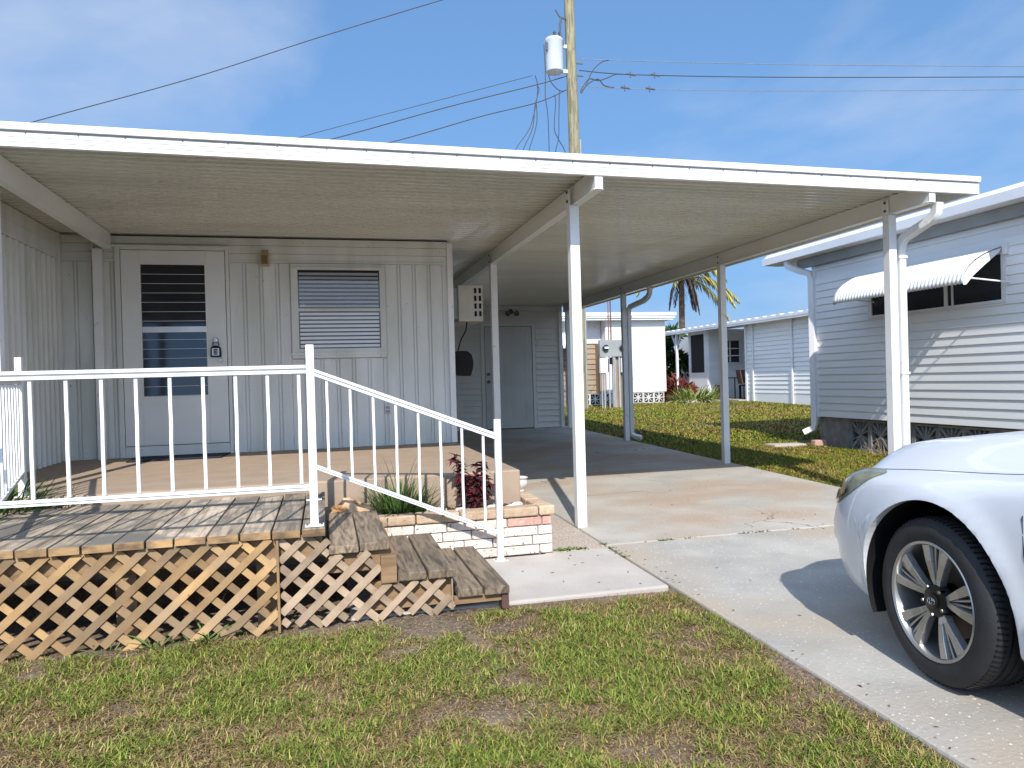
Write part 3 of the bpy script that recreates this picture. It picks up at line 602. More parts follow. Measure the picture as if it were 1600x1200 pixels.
# green strappy clump, red plant, left shrub
p = thing('grassy_clump', 'green strappy clump with arching thin stalks in the brick planter', 'plant', (.46, 4.99, .355))
b = MB()
for i in range(480):
    a = random.uniform(0, 2*PI); r_ = random.uniform(0, .14); el = random.uniform(.5, 1.45); g1 = col((.045, .10, .025), (.13, .20, .05), random.random()**1.5)
    b.blade((.46+r_*math.cos(a)*1.3, 4.985+r_*math.sin(a)*.8, .355), (math.cos(a)*math.cos(el), math.sin(a)*math.cos(el)*.8, math.sin(el)), random.uniform(.14, .30), .0085, random.uniform(.3, 1.2), 4, g1)
b.build('leaves', M['leafattr'], p)
b = MB()
for i in range(24):
    a = random.uniform(0, 2*PI); el = random.uniform(.75, 1.4); b.blade((.47, 4.98, .36), (math.cos(a)*math.cos(el), math.sin(a)*math.cos(el)*.6, math.sin(el)), random.uniform(.33, .47), .005, random.uniform(.5, 1.3), 8, col((.10, .08, .04), (.06, .09, .03), random.random()))
b.build('stalks', M['leafattr'], p)
p = thing('red_plant', 'dark red leaved plant with curled leaves near the lower railing post', 'plant', (.98, 4.99, .355))
b = MB(); lf = MB()
for (dx, dy, hh_) in ((-.14, 0, .40), (-.06, .02, .24), (.0, -.01, .26), (.05, .0, .34), (.10, .02, .22)):
    base = Vector((.985+dx*.3, 4.98, .355)); top = Vector((.985+dx, 4.98+dy, .355+hh_)); b.tube([base, base.lerp(top, .5)+Vector((dx*.1, 0, 0)), top], [.006, .005, .003], 6)
    n_ = int(hh_*210)
    for i in range(n_):
        t = .22+.78*i/n_; q = base.lerp(top, t); a = random.uniform(0, 2*PI)
        lf.blade(q, (math.cos(a), math.sin(a)*.7, random.uniform(.0, .8)), random.uniform(.045, .10), .024, random.uniform(.3, 2.2), 3, col((.035, .006, .008), (.10, .014, .018), random.random()), roll=random.uniform(-.6, .6))
b.build('stems', M['mulch'], p); lf.build('leaves', M['leafattr'], p)
def bush(name, label, c, rad, hgt, n, L, W, ca, cb, group=None, droop=(.6, 1.6), roll=.3, zf=.35, sq=.8):
    mb = MB()
    for i in range(n):
        a = random.uniform(0, 2*PI); rr = rad*math.sqrt(random.random()); zz = c[2]+hgt*zf*random.random()*(1-rr/rad*.6)
        el = random.uniform(.4, 1.4); mb.blade((c[0]+rr*math.cos(a), c[1]+rr*math.sin(a)*sq, zz), (math.cos(a)*math.cos(el), math.sin(a)*math.cos(el), math.sin(el)), random.uniform(*L), W, random.uniform(*droop), 4, col(ca, cb, random.random()**1.3), roll=random.uniform(-roll, roll))
    return tag(mb.build(name, M['leafattr'], loc=c), label, 'plant', group)
bush('strappy_shrub', 'dark green strappy shrub between the deck and the porch at far left', (-1.98, 5.04, .50), .30, .2, 380, (.15, .36), .013, (.035, .085, .02), (.09, .17, .045))
bush('strappy_shrub', 'thin trailing shrub beside the left railing post on the porch edge', (-1.62, 5.08, .48), .13, .1, 50, (.10, .26), .007, (.05, .08, .03), (.16, .17, .07))
m_ = MB(); m_.prism([(-1.72, 7.24), (-.93, 7.26), (-.90, 7.70), (-1.74, 7.70)], 'z', .601, .613)
tag(m_.build('doormat', M['navy'], loc=(-1.3, 7.5, .6)), 'dark navy doormat in front of the louvred door', 'doormat')

# ------------------------------------------------------------------ white car
CX, NY, CG = 3.105, 3.32, .047
def interp(tab, s_):
    if s_ <= tab[0][0]: return tab[0][1]
    for i in range(len(tab)-1):
        a, b_ = tab[i], tab[i+1]
        if s_ <= b_[0]:
            t = (s_-a[0])/(b_[0]-a[0]); m0 = ((b_[1]-tab[max(i-1, 0)][1])/(b_[0]-tab[max(i-1, 0)][0]+1e-9)) if i else (b_[1]-a[1])/(b_[0]-a[0])
            j = min(i+2, len(tab)-1); m1 = (tab[j][1]-a[1])/(tab[j][0]-a[0]); h_ = b_[0]-a[0]; t2, t3 = t*t, t*t*t
            return (2*t3-3*t2+1)*a[1]+(t3-2*t2+t)*h_*m0+(-2*t3+3*t2)*b_[1]+(t3-t2)*h_*m1
    return tab[-1][1]
WT = [(0, .28), (.03, .44), (.08, .57), (.16, .68), (.27, .762), (.42, .835), (.62, .882), (.9, .902), (1.4, .908), (3.6, .908), (4.3, .88), (4.6, .82), (4.78, .70), (4.86, .5)]
ZT = [(0, .55), (.03, .605), (.08, .67), (.16, .755), (.27, .83), (.42, .868), (.57, .895), (.8, .93), (1.15, .962), (1.45, .985), (1.8, 1.0), (3.4, 1.02), (4.2, 1.05), (4.7, 1.03), (4.86, .92)]
ZS = [(0, .49), (.03, .535), (.08, .57), (.16, .62), (.27, .69), (.42, .733), (.55, .747), (.8, .772), (1.2, .802), (1.5, .84), (2.2, .90), (3.4, .95), (4.3, .97), (4.7, .94), (4.86, .8)]
ZB = [(0, .34), (.04, .26), (.12, .235), (.3, .215), (.55, .185), (.8, .18), (1.2, .19), (3.6, .20), (4.3, .23), (4.7, .28), (4.86, .4)]
FA, RA = .972, 3.76
def csec(s_):
    w_, zt_, zs_, zb_ = interp(WT, s_), interp(ZT, s_), interp(ZS, s_), interp(ZB, s_)
    md = zb_+(zs_-zb_)*.60; fr_n = math.exp(-(s_/.6)**2)
    P_ = [(0, zb_), (.55*w_, zb_), (.86*w_, zb_+.004), (.925*w_, zb_+.02), (.955*w_, zb_+.07), (.978*w_, zb_+.16), (.995*w_, md-.08), (w_, md), ((.992-.025*fr_n)*w_, md+(zs_-md)*.45), ((.965-.035*fr_n)*w_, zs_-.045), (.91*w_, zs_-.012), (.835*w_, zs_+.012), (.76*w_, zs_+.022), (.5*w_, zs_+.022+(zt_-zs_-.022)*(.78+.14*fr_n)), (.25*w_, zt_-.008+.006*fr_n), (0, zt_)]
    return P_
SEC = 46
def dense(P_):
    out = []; n = len(P_)
    for k in range(SEC):
        u = k/(SEC-1)*(n-1); i = min(int(u), n-2); t = u-i
        p0, p1, p2, p3 = P_[max(i-1, 0)], P_[i], P_[i+1], P_[min(i+2, n-1)]
        out.append(tuple(.5*((2*p1[c])+(-p0[c]+p2[c])*t+(2*p0[c]-5*p1[c]+4*p2[c]-p3[c])*t*t+(-p0[c]+3*p1[c]-3*p2[c]+p3[c])*t**3) for c in (0, 1)))
    return out
def flare(s_, x, z):
    r1 = min(math.hypot(s_-FA, z-.325), math.hypot(s_-RA, z-.325)); return x+(.016*math.exp(-((r1-.375)/.045)**2) if x > .7 else 0)
stn = [0, .012, .03, .055, .08, .12, .16, .2, .25]+list(np.arange(.3, 1.5, .0199))+list(np.arange(1.5, 3.3, .06))+list(np.arange(3.3, 4.55, .025))+[4.57]+[4.62, 4.68, 4.73, 4.78, 4.82, 4.86]
mb = MB(); vs = []; ring = []
for s_ in stn:
    D_ = dense(csec(s_)); half = [(flare(s_, x, z) if x > .01 else 0., z) for x, z in D_]
    rg = [(x, z) for x, z in half]+[(-x, z) for x, z in half[-2:0:-1]]; ring = len(rg)
    vs += [(CX-x, NY-s_, z+CG) for x, z in rg]
fs = [(i*ring+j, i*ring+(j+1) % ring, (i+1)*ring+(j+1) % ring, (i+1)*ring+j) for i in range(len(stn)-1) for j in range(ring)]
fs += [tuple(range(ring-1, -1, -1)), tuple(range((len(stn)-1)*ring, len(stn)*ring))]
mb.add(vs, fs, .5)
car = thing('parked_car', 'white sedan parked at the right of the driveway with bronze alloy wheel', 'car', (CX, NY-2.4, CG-.003))
body = mb.build('body', M['carpaint'], car, smooth=True, sharp=60)
cutters = []
for sA in (FA, RA):
    for sg in (-1, 1):
        c_ = MB().lathe([(.372, -.5 if sg < 0 else .5), (.372, -1.2 if sg < 0 else 1.2)] if sg > 0 else [(.372, -1.2), (.372, -.5)], (CX, NY-sA, .325+CG), 'x', 72).build('cutter', M['dark'])
        md = body.modifiers.new('cut', 'BOOLEAN'); md.object = c_; md.operation = 'DIFFERENCE'; md.solver = 'EXACT'; cutters.append(c_)
dg = bpy.context.evaluated_depsgraph_get(); dg.update()
me2 = bpy.data.meshes.new_from_object(body.evaluated_get(dg)); body.modifiers.clear(); body.data = me2
me2.materials.clear(); me2.materials.append(M['carpaint'])
wn_ = body.modifiers.new('normals', 'WEIGHTED_NORMAL'); wn_.keep_sharp = True; wn_.weight = 90
for c_ in cutters: bpy.data.objects.remove(c_)
def surf(s_, z, side=1):
    """x of the body side at station s and local height z (outermost)"""
    D_ = dense(csec(s_)); best = 0
    for (xa, za), (xb, zb_) in zip(D_[:-1], D_[1:]):
        if min(za, zb_) <= z <= max(za, zb_) and abs(zb_-za) > 1e-6:
            t = (z-za)/(zb_-za); best = max(best, xa+(xb-xa)*t)
    return flare(s_, best, z)
def surfpt(s_, u, off=0.):     # u: index fraction around the section (0..15)
    D_ = dense(csec(s_)); k = u/15*(SEC-1); i = min(int(k), SEC-2); t = k-i
    x = D_[i][0]+(D_[i+1][0]-D_[i][0])*t; z = D_[i][1]+(D_[i+1][1]-D_[i][1])*t
    tx, tz = D_[i+1][0]-D_[i][0], D_[i+1][1]-D_[i][1]; n_ = math.hypot(tx, tz); x = flare(s_, x, z)
    return (x+off*tz/n_, z-off*tx/n_)
for sg in (1, -1):
    for u_, s0, s1, nm in ((11.55, .40, 1.5, 'bonnet_seam'),):
        pts = []
        for s_ in np.linspace(s0, s1, 30):
            x, z = surfpt(s_, u_, .000); pts.append((CX-sg*x, NY-s_, z+CG))
        MB().tube(pts, .0028, 6).build(nm, M['black'], car)
    pts = [(s_, z) for s_, z in ((1.375, .80), (1.372, .70), (1.385, .58), (1.40, .45), (1.43, .33), (1.50, .25), (1.6, .225), (2.4, .225))]
    MB().tube([(CX-sg*(surf(s_, z)+.000), NY-s_, z+CG) for s_, z in pts], .0028, 6).build('door_seam', M['black'], car)
    pts = [(s_, z) for s_, z in ((.60, .435), (.57, .50), (.53, .55), (.45, .635))]
    MB().tube([(CX-sg*(surf(s_, z)-.0005), NY-s_, z+CG) for s_, z in pts], .0016, 6).build('bumper_seam', M['grey'], car)
    # headlamp: a lens following the body surface
    hl = MB(); vs = []; ns, nz_ = 26, 10
    for i in range(ns):
        s_ = .10+(.625-.10)*i/(ns-1); lo = interp([(.07, .545), (.2, .56), (.30, .578), (.42, .630), (.52, .688), (.60, .738), (.625, .752)], s_); hi = interp([(.07, .60), (.16, .655), (.30, .708), (.42, .742), (.52, .768), (.565, .772)], s_)
        D_ = dense(csec(s_)); ks = [q for q in range(15, SEC) if D_[q][1] >= lo and D_[q][0] > .3]; k0 = ks[0]-1
        k0 = k0+(lo-D_[k0][1])/max(D_[k0+1][1]-D_[k0][1], 1e-5); k1 = (11.35 if s_ < .54 else 11.35-(s_-.54)*9)/15*(SEC-1); k1 = max(k1, k0+.3)
        for j in range(nz_):
            kk = k0+(k1-k0)*j/(nz_-1); bul = .006*math.sin(PI*(j+.3)/(nz_))*math.sin(PI*min(1, (i+2)/(ns))); x, z = surfpt(s_, kk/(SEC-1)*15, .0025+bul)
            vs.append((CX-sg*x, NY-s_+.003, z+CG))
    hl.add(vs, [(i*nz_+j, i*nz_+j+1, (i+1)*nz_+j+1, (i+1)*nz_+j) for i in range(ns-1) for j in range(nz_-1)])
    ho = hl.build('headlight', M['lens'], car, smooth=True)
    am = MB(); vs = []
    for i in range(10):
        s_ = .27+.15*i/9
        for j in range(5):
            lo = interp([(.07, .545), (.2, .56), (.30, .578), (.42, .630)], s_)+.014; z = lo+.055*j/4*(1-.5*i/9); vs.append((CX-sg*(surf(s_, z)+.0125), NY-s_+.008, z+CG+.001))
    am.add(vs, [(i*5+j, i*5+j+1, (i+1)*5+j+1, (i+1)*5+j) for i in range(9) for j in range(4)]); am.build('reflector', M['amberlens'], ho, smooth=True)
# greenhouse
gh = MB(); G = [(1.48, .70, 1.0, .02), (1.80, .66, 1.17, .0), (2.1, .60, 1.33, 0), (2.5, .57, 1.43, 0), (3.0, .57, 1.445, 0), (3.5, .57, 1.38, 0), (3.95, .62, 1.20, 0), (4.3, .68, 1.04, 0)]
vs = []
for s_, w_, zt_, _ in G:
    zl = interp(ZS, s_)-.0; wl = .80
    vs += [(CX-x, NY-s_, z+CG) for x, z in ((wl, zl), (max(wl-(zt_-zl)*.42, w_), zt_-.05), (w_*.85, zt_-.012), (0, zt_+.006), (-w_*.85, zt_-.012), (-max(wl-(zt_-zl)*.42, w_), zt_-.05), (-wl, zl))]
gh.add(vs, [(i*7+j, i*7+j+1, (i+1)*7+j+1, (i+1)*7+j) for i in range(len(G)-1) for j in range(6)]+[tuple(range(7)), tuple(range((len(G)-1)*7, len(G)*7))])
gh.build('windows', M['carglass'], car, smooth=True, sharp=50)
rf = MB(); vs = []
for s_, w_, zt_ in ((2.12, .62, 1.345), (2.5, .60, 1.44), (3.0, .60, 1.455), (3.5, .60, 1.395)):
    vs += [(CX-x, NY-s_, z+CG) for x, z in ((w_, zt_-.055), (w_*.85, zt_-.003), (0, zt_+.016), (-w_*.85, zt_-.003), (-w_, zt_-.055))]
rf.add(vs, [(i*5+j, i*5+j+1, (i+1)*5+j+1, (i+1)*5+j) for i in range(3) for j in range(4)]); ro = rf.build('roof', M['carpaint'], car, smooth=True)
for sg in (1, -1):
    for pts in (((1.52, .78, .93), (1.80, .735, 1.10), (2.12, .63, 1.30)), ((2.62, .80, .94), (2.66, .63, 1.39)), ((3.5, .62, 1.35), (3.95, .70, 1.17), (4.3, .80, 1.00))):
        MB().tube([(CX-sg*x, NY-s_, z+CG) for s_, x, z in pts], .032, 8).build('pillar', M['carpaint'], car, smooth=True)
    mr = MB(); mr.lathe([(0, -.10), (.06, -.09), (.085, -.03), (.085, .05), (0, .055)], (CX-sg*.98, NY-2.2, 1.0+CG), 'y', 16); mr.build('mirror', M['carpaint'], car, smooth=True)
def wheel(sA, sg):
    global TURN
    r_ = .316; yc, zc = NY-sA, r_+K*(NY-sA)+.0015; xo = CX-sg*.885           # outer face plane
    if sA == FA:
        RM = Matrix.Rotation(math.radians(-6.5), 3, 'Z'); pv = Vector((CX-sg*.80, NY-sA, 0)); TURN = lambda v: RM @ (Vector(v)-pv)+pv
    O = lambda d: xo+sg*d                                                 # d: metres inboard
    t = MB(); T = [(.222, .012), (.226, .004), (.24, -.003), (.265, -.006), (.290, .002), (.305, .014), (.313, .028), (.316, .045), (.316, .175), (.313, .19), (.30, .21), (.27, .22), (.225, .215), (.218, .2)]
    t.lathe([(rr, O(dd)-CX) for rr, dd in T], (CX, yc, zc), 'x', 80, close=True); ty = t.build('tyre', M['tyre'], car, smooth=True, sharp=25)
    g_ = MB()
    for k in range(90):
        a = 2*PI*k/90
        for d0, d1 in ((.020, .055), (.165, .20)):
            rr = .3162; p0 = (O(d0), yc+(rr-.006)*math.cos(a), zc+(rr-.006)*math.sin(a)); p1 = (O(d1), yc+rr*math.cos(a+.02), zc+rr*math.sin(a+.02)); g_.bar(p0, p1, .006, .006, up=(0, math.cos(a), math.sin(a)))
    for dd in (.075, .11, .145): g_.lathe([(.3168, -.004), (.3168, .004)], (O(dd), yc, zc), 'x', 80, close=True)
    g_.build('tread', M['rimdark'], ty)
    rm = MB(); rm.lathe([(rr, O(dd)-CX) for rr, dd in ((.223, .010), (.227, .002), (.224, -.001), (.215, .004), (.210, .018), (.205, .06), (.198, .20))], (CX, yc, zc), 'x', 80, close=True); ri = rm.build('rim', M['rim'], car, smooth=True, sharp=30)
    MB().lathe([(.0, O(.13)-CX), (.185, O(.13)-CX), (.198, O(.15)-CX)], (CX, yc, zc), 'x', 48, close=True).build('wheel_back', M['rimdark'], ri, smooth=True)
    MB().lathe([(.06, O(.10)-CX), (.145, O(.10)-CX), (.145, O(.112)-CX)], (CX, yc, zc), 'x', 48, close=True).build('brake_disc', M['brake'], ri, smooth=True)
    for q in range(5):
        A0 = math.radians(96+72*q)
        sp = MB()
        def P_(rad, ang, d): return (O(d), yc+sg*rad*math.cos(ang), zc+rad*math.sin(ang))
        for e_, wa, wb2, d_in, d_out in ((-.25, .016, .036, .030, .010), (.25, .016, .036, .030, .010), (-.065, .006, .009, .040, .022), (.065, .006, .009, .040, .022)):
            pts = [(.040, A0+e_*.25), (.09, A0+e_*.72), (.15, A0+e_*.95), (.212, A0+e_*1.02)]
            for i in range(3):
                (ra, aa), (rb2, ab) = pts[i], pts[i+1]; f0, f1 = i/3, (i+1)/3
                w0, w1 = wa+(wb2-wa)*f0, wa+(wb2-wa)*f1; d0, d1 = d_in+(d_out-d_in)*f0-.006*math.sin(PI*f0), d_in+(d_out-d_in)*f1-.006*math.sin(PI*f1)
                v8 = []
                for dd in (0, .028):
                    for rad, ang, ww, d in ((ra, aa, w0, d0), (rb2, ab, w1, d1)):
                        tt = 1 if dd == 0 else 1.35
                        v8 += [P_(rad, ang-ww*tt/2/rad, d+dd), P_(rad, ang+ww*tt/2/rad, d+dd)]
                sp.add([v8[0], v8[1], v8[3], v8[2], v8[4], v8[5], v8[7], v8[6]], [(0, 1, 2, 3), (7, 6, 5, 4), (0, 4, 5, 1), (2, 6, 7, 3), (1, 5, 6, 2), (3, 7, 4, 0)])
        sp.build('spoke', M['rim'], ri, bevel=.002)
        ang = A0+.63
        MB().lathe([(.0, (O(.008)-CX)), (.007, O(.008)-CX), (.009, O(.014)-CX), (.009, O(.035)-CX)], (CX, P_(.055, ang, 0)[1], P_(.055, ang, 0)[2]), 'x', 6, close=True).build('lug_nut', M['chrome'], ri)
    MB().lathe([(.0, O(.016)-CX), (.034, O(.016)-CX), (.060, O(.022)-CX), (.068, O(.05)-CX)], (CX, yc, zc), 'x', 32, close=True).build('hub', M['rimdark'], ri, smooth=True)
    cpz = MB().lathe([(.0, O(.006)-CX), (.024, O(.007)-CX), (.029, O(.010)-CX), (.030, O(.02)-CX)], (CX, yc, zc), 'x', 32, close=True).build('centre_cap', M['rimdark'], ri, smooth=True)
    em = MB()
    for ra, rb2, dz in ((.020, .014, 0), (.007, .0135, 0), (.013, .0055, .0075)):
        em.tube([(O(.0045), yc+ra*math.cos(a), zc+dz+rb2*math.sin(a)) for a in np.linspace(0, 2*PI, 25)], .0015, 6, up=(1, 0, 0))
    em.build('emblem', M['chrome'], ri, smooth=True)
    TURN = None; ln = MB(); ln.lathe([(.368, sg*-.86+.0), (.368, sg*-.52), (.02, sg*-.515)] if False else [(.3705, -sg*.868), (.369, -sg*.52), (.05, -sg*.505)], (CX, NY-sA, .325+CG), 'x', 72, close=True)
    # keep only the upper part of the liner so it does not hang under the sill
    z_lim = .17+CG; keep = []
    for f_ in ln.f:
        if max(ln.v[i][2] for i in f_) > z_lim: keep.append(f_)
    ln.f = keep; ln.r = ln.r[:len(keep)]; ln.c = ln.c[:len(keep)]
    ln.build('wheel_arch_liner', M['black'], car, smooth=True)
for sA in (FA, RA):
    for sg in (1, -1): wheel(sA, sg)
g_ = MB(); g_.box(CX-.45, CX+.45, NY-.09, NY-.02, .30+CG, .44+CG); g_.build('grille', M['black'], car, bevel=.01)
for sg in (1, -1): MB().box(CX-sg*.84, CX-sg*.80, NY-4.0, NY-3.98, .3, .31).build('sill_clip', M['white'], car)

# ------------------------------------------------------------------ neighbour's home on the right
nb = thing('neighbor_home', 'white lap sided home right of the carport on a breeze block skirt', 'house', (9., 5., .15))
NX, NE = 7.12, 9.62
MB().box(NX+.016, 11.5, -6, NE-.02, .57, 2.93).build('wall', M['siding_w'], nb)
b = MB(); 
for (y0, y1, z0, z1) in ((-6, 6.40, .575, 2.62), (8.48, NE, .575, 2.62), (6.40, 8.48, .575, 1.93), (6.40, 8.48, 2.49, 2.62)):
    z = z0
    zs_ = [.575+.1025*i for i in range(21)]
    for z in zs_:
        ze = z+.1025
        if ze <= z0+1e-3 or z >= z1-1e-3: continue
        a_, c_ = max(z, z0), min(ze, z1); b.prism([(NX+.015, a_), (NX-.012, a_), (NX-.012, a_+.004), (NX-.000, c_-.0005), (NX+.015, c_-.0005)], 'y', y0, y1)
for z0, z1 in ((2.728, 2.80), (2.805, 2.86), (2.86, 2.93)): b.box(NX+.0-(.004 if z0 < 2.8 else .008), NX+.015, -6, NE, z0, z1-.004)
b.build('siding_panels', M['siding_w'], nb)
b = MB(); b.box(NX-.02, NX+.05, NE-.06, NE+.012, .56, 2.93); b.build('corner_trim', M['farwhite'], nb)
b = MB(); b.box(NX-.10, NX-.02, -6, NE+.25, 2.80, 2.925); b.build('eave_band', M['grey'], nb); 
b = MB(); b.prism([(NX-.30, 2.935), (NX-.30, 3.03), (NX-.22, 3.10), (12, 3.35), (12, 3.22), (NX-.02, 2.928)], 'y', -6, 10.45); ro = b.build('roof', M['farwhite'], nb)
MB().box(NX-.312, NX-.3005, -6, 10.46, 2.93, 3.035).build('gutter', M['farwhite'], nb)
b = MB(); b.sweep([(NX-.24, NE+.30, 2.93), (NX-.24, NE+.28, 2.85), (NX-.17, NE+.12, 2.76), (NX-.07, NE+.0, 2.70), (NX-.055, NE-.02, 2.60), (NX-.055, NE-.02, .46), (NX-.07, NE-.01, .40), (NX-.17, NE+.08, .33)], [(a*1.0, c*1.2) for a, c in RECT], up=(1, 0, 0)); b.build('downspout', M['farwhite'], nb, smooth=True)
b = MB(); b.box(NX+.03, NX+.22, 8.96, NE-.03, .05, .568); b.box(NX+.20, NX+.22, 3, 8.955, .05, .568); b.build('skirt_core', M['block'], nb)
MB().box(NX+.025, NX+.19, -6, 5.5, .05, .568).build('skirt_end', M['block'], nb)
def breeze(par, x, y0, s_, z0, h_, m, style, ax='x'):
    b = MB(); t = .028; d = .09
    def bar(u0, v0, u1, v1, w_, dd=.07, off=.0):
        if ax == 'x': b.bar((x+off+dd/2, y0+u0*s_, z0+v0*h_), (x+off+dd/2, y0+u1*s_, z0+v1*h_), dd, w_, up=(0, -(v1-v0), (u1-u0)) if abs(v1-v0) > .001 else (0, 0, 1))
        else: b.bar((y0+u0*s_, x+off+dd/2, z0+v0*h_), (y0+u1*s_, x+off+dd/2, z0+v1*h_), w_, dd, up=(0, 1, 0))
    bar(.0, .04, 1, .04, t); bar(0, .96, 1, .96, t); bar(.04, .08, .04, .92, t, .068, .001); bar(.96, .08, .96, .92, t, .068, .001)
    if style == 'star':
        bar(.08, .08, .92, .92, .030, .05, .008); bar(.08, .92, .92, .08, .030, .05, .009); bar(.5, .08, .5, .92, .022, .04, .012); 
        for u, v in ((.5, .92), (.5, .08), (.08, .5), (.92, .5)):
            bar(.5, .5, u+(.18 if u == .5 else 0), v+(.18 if v == .5 else 0), .016, .035, .014); bar(.5, .5, u-(.18 if u == .5 else 0), v-(.18 if v == .5 else 0), .016, .035, .015)
    else:
        bar(.08, .5, .92, .5, .030, .06, .004); bar(.5, .08, .5, .92, .03, .06, .005); bar(.2, .2, .8, .8, .02, .05, .01); bar(.2, .8, .8, .2, .02, .05, .011)
    return b.build('breeze_block', m, par)
for i in range(9): breeze(nb, NX+.035, 8.955-.385*(i+1), .382, .13, .43, M['block'], 'star')
# window and awning
wn = MB(); 
for y0, y1, z0, z1 in ((6.40, 6.46, 1.93, 2.49), (8.42, 8.48, 1.93, 2.49), (6.461, 8.419, 1.93, 1.965), (6.461, 8.419, 2.455, 2.49), (7.18, 7.225, 1.966, 2.454), (7.10, 7.12, 1.966, 2.454)): wn.box(NX-.012, NX+.012, y0, y1, z0, z1)
wo_ = wn.build('window', M['farwhite'], nb); MB().box(NX+.002, NX+.0145, 6.461, 8.419, 1.966, 2.454).build('window_pane', M['glassdark'], wo_)
aw = thing('window_awning', 'white corrugated metal awning propped over the dark window', 'awning', (6.9, 7.45, 2.3))
prof = []
AP = [(7.10, 2.53), (6.99, 2.50), (6.86, 2.45), (6.74, 2.385), (6.66, 2.32), (6.61, 2.25), (6.585, 2.18), (6.585, 2.13)]
b = MB(); vs = []; nA = 38*4+1
for i in range(nA):
    yy = 6.44+2.06*i/(nA-1); o_ = .011*math.sin(2*PI*i/4)
    for j, (xx, zz) in enumerate(AP):
        k = 1 if j else .3
        vs.append((xx-o_*.6*k*(j/7), yy, zz+o_*k*(1-.6*j/7)))
b.add(vs, [(i*8+j, i*8+j+1, (i+1)*8+j+1, (i+1)*8+j) for i in range(nA-1) for j in range(7)], .5)
c_ = b.build('canopy', M['white'], aw, smooth=True, sharp=180)
sd = c_.modifiers.new('thick', 'SOLIDIFY'); sd.thickness = .004
for yy in (6.436, 8.504):
    MB().prism([(x_, z_-.012) for x_, z_ in AP]+[(6.62, 2.12), (6.72, 2.22), (6.85, 2.32), (7.05, 2.46)], 'y', yy-.003, yy+.003).build('side_panel', M['white'], aw)
for yy in (6.46, 8.46): MB().tube([(6.62, yy, 2.20), (7.10, yy-.10, 2.14)], .009, 6).build('support_arm', M['white'], aw)
MB().box(7.085, 7.13, 6.36, 6.42, 2.44, 2.56).build('hinge_bracket', M['white'], aw)
bk_ = MB(); bk_.hexa([(6.92, 9.40, .14), (7.13, 9.40, .14), (7.13, 9.52, .14), (6.92, 9.52, .14), (6.93, 9.41, .235), (7.12, 9.41, .235), (7.12, 9.51, .235), (6.93, 9.51, .235)])
tag(bk_.build('loose_brick', M['brick_p'], loc=(7., 9.45, .15), bevel=.01), 'loose reddish brick at the foot of the corner downspout', 'brick')
sb = MB(); sb.hexa([(6.35, 9.55, .13), (6.86, 9.50, .13), (6.86, 9.75, .13), (6.35, 9.85, .13), (6.36, 9.56, .185), (6.85, 9.51, .185), (6.85, 9.73, .185), (6.36, 9.83, .185)])
tag(sb.build('splash_block', M['walk'], loc=(6.6, 9.6, .15), bevel=.01), 'flat pale concrete splash block in the grass by the corner downspout', 'paving slab')
bush('dry_weeds', 'dry straw coloured weeds against the breeze blocks', (7.02, 8.05, .13), .16, .1, 60, (.12, .32), .007, (.22, .16, .07), (.40, .32, .18), sq=1.8)

# ------------------------------------------------------------------ white home at the back with meters
bw = thing('back_home', 'small bright white flat roofed home at the back of the lawn', 'house', (9., 22.5, .38))
BY = 21.8
MB().box(8.60, 10.60, BY+.02, 27, .73, 3.0).build('wall', M['farwhite'], bw)
b = MB(); x = 8.62
while x < 10.5: b.box(x, x+.10, BY+.002, BY+.019, .73, 2.66); x += .135
b.box(8.6, 10.62, BY+.005, BY+.0195, 2.665, 2.69); b.box(8.6, 10.62, BY-.0, BY+.0195, 2.70, 3.0); b.box(10.52, 10.62, BY-.004, BY+.001, .73, 3.0)
b.build('siding_panels', M['farwhite'], bw)
b = MB(); b.box(4.5, 10.85, BY-.28, 27.2, 3.06, 3.21); b.box(4.5, 10.88, BY-.31, BY-.281, 3.13, 3.23); b.box(4.5, 10.80, BY-.24, 27, 3.0, 3.059); b.build('roof', M['white'], bw)
for i in range(8): breeze(bw, BY+.03, 10.56-.36*(i+1), .355, .37, .35, M['block_w'], 'cross', ax='y')
MB().box(7.6, 10.5, BY+.12, BY+.15, .3, .72).build('skirt_back', M['dark'], bw)
MB().box(5.2, 8.58, BY+.45, 27, .3, 3.0).build('side_wall', M['brownsiding'], bw)
b = MB(); laps(b, 'y', BY+.448, 5.2, 8.58, .34, 2.30, .165, d=.03); b.build('tan_siding', M['brownsiding'], bw)
b = MB(); b.box(8.40, 8.59, BY+.06, BY+.44, .34, 2.3); b.build('side_trim', M['brownsiding'], bw)
b = MB(); b.box(5.2, 8.58, BY+.40, BY+.447, 2.31, 3.0); b.build('upper_wall', M['farwhite'], bw)
aw2 = thing('porch_awning', 'white metal awning low on the back home beside the utility pole', 'awning', (7.4, 21.5, 2.6))
b = MB(); b.hexa([(5.4, 21.35, 2.22), (7.75, 21.35, 2.22), (7.75, 21.4, 2.22), (5.4, 21.4, 2.22), (5.4, 22.2, 2.80), (7.75, 22.2, 2.80), (7.75, 22.24, 2.80), (5.4, 22.24, 2.80)]); b.build('canopy', M['white'], aw2)
b = MB(); b.prism([(21.35, 2.20), (22.24, 2.80), (22.24, 2.22)], 'x', 7.752, 7.77); b.build('side_panel', M['grey'], aw2)
b = MB()
for i in range(16): b.box(5.45+.145*i, 5.51+.145*i, 21.33, 21.349, 2.14, 2.23)
b.build('valance', M['white'], aw2)

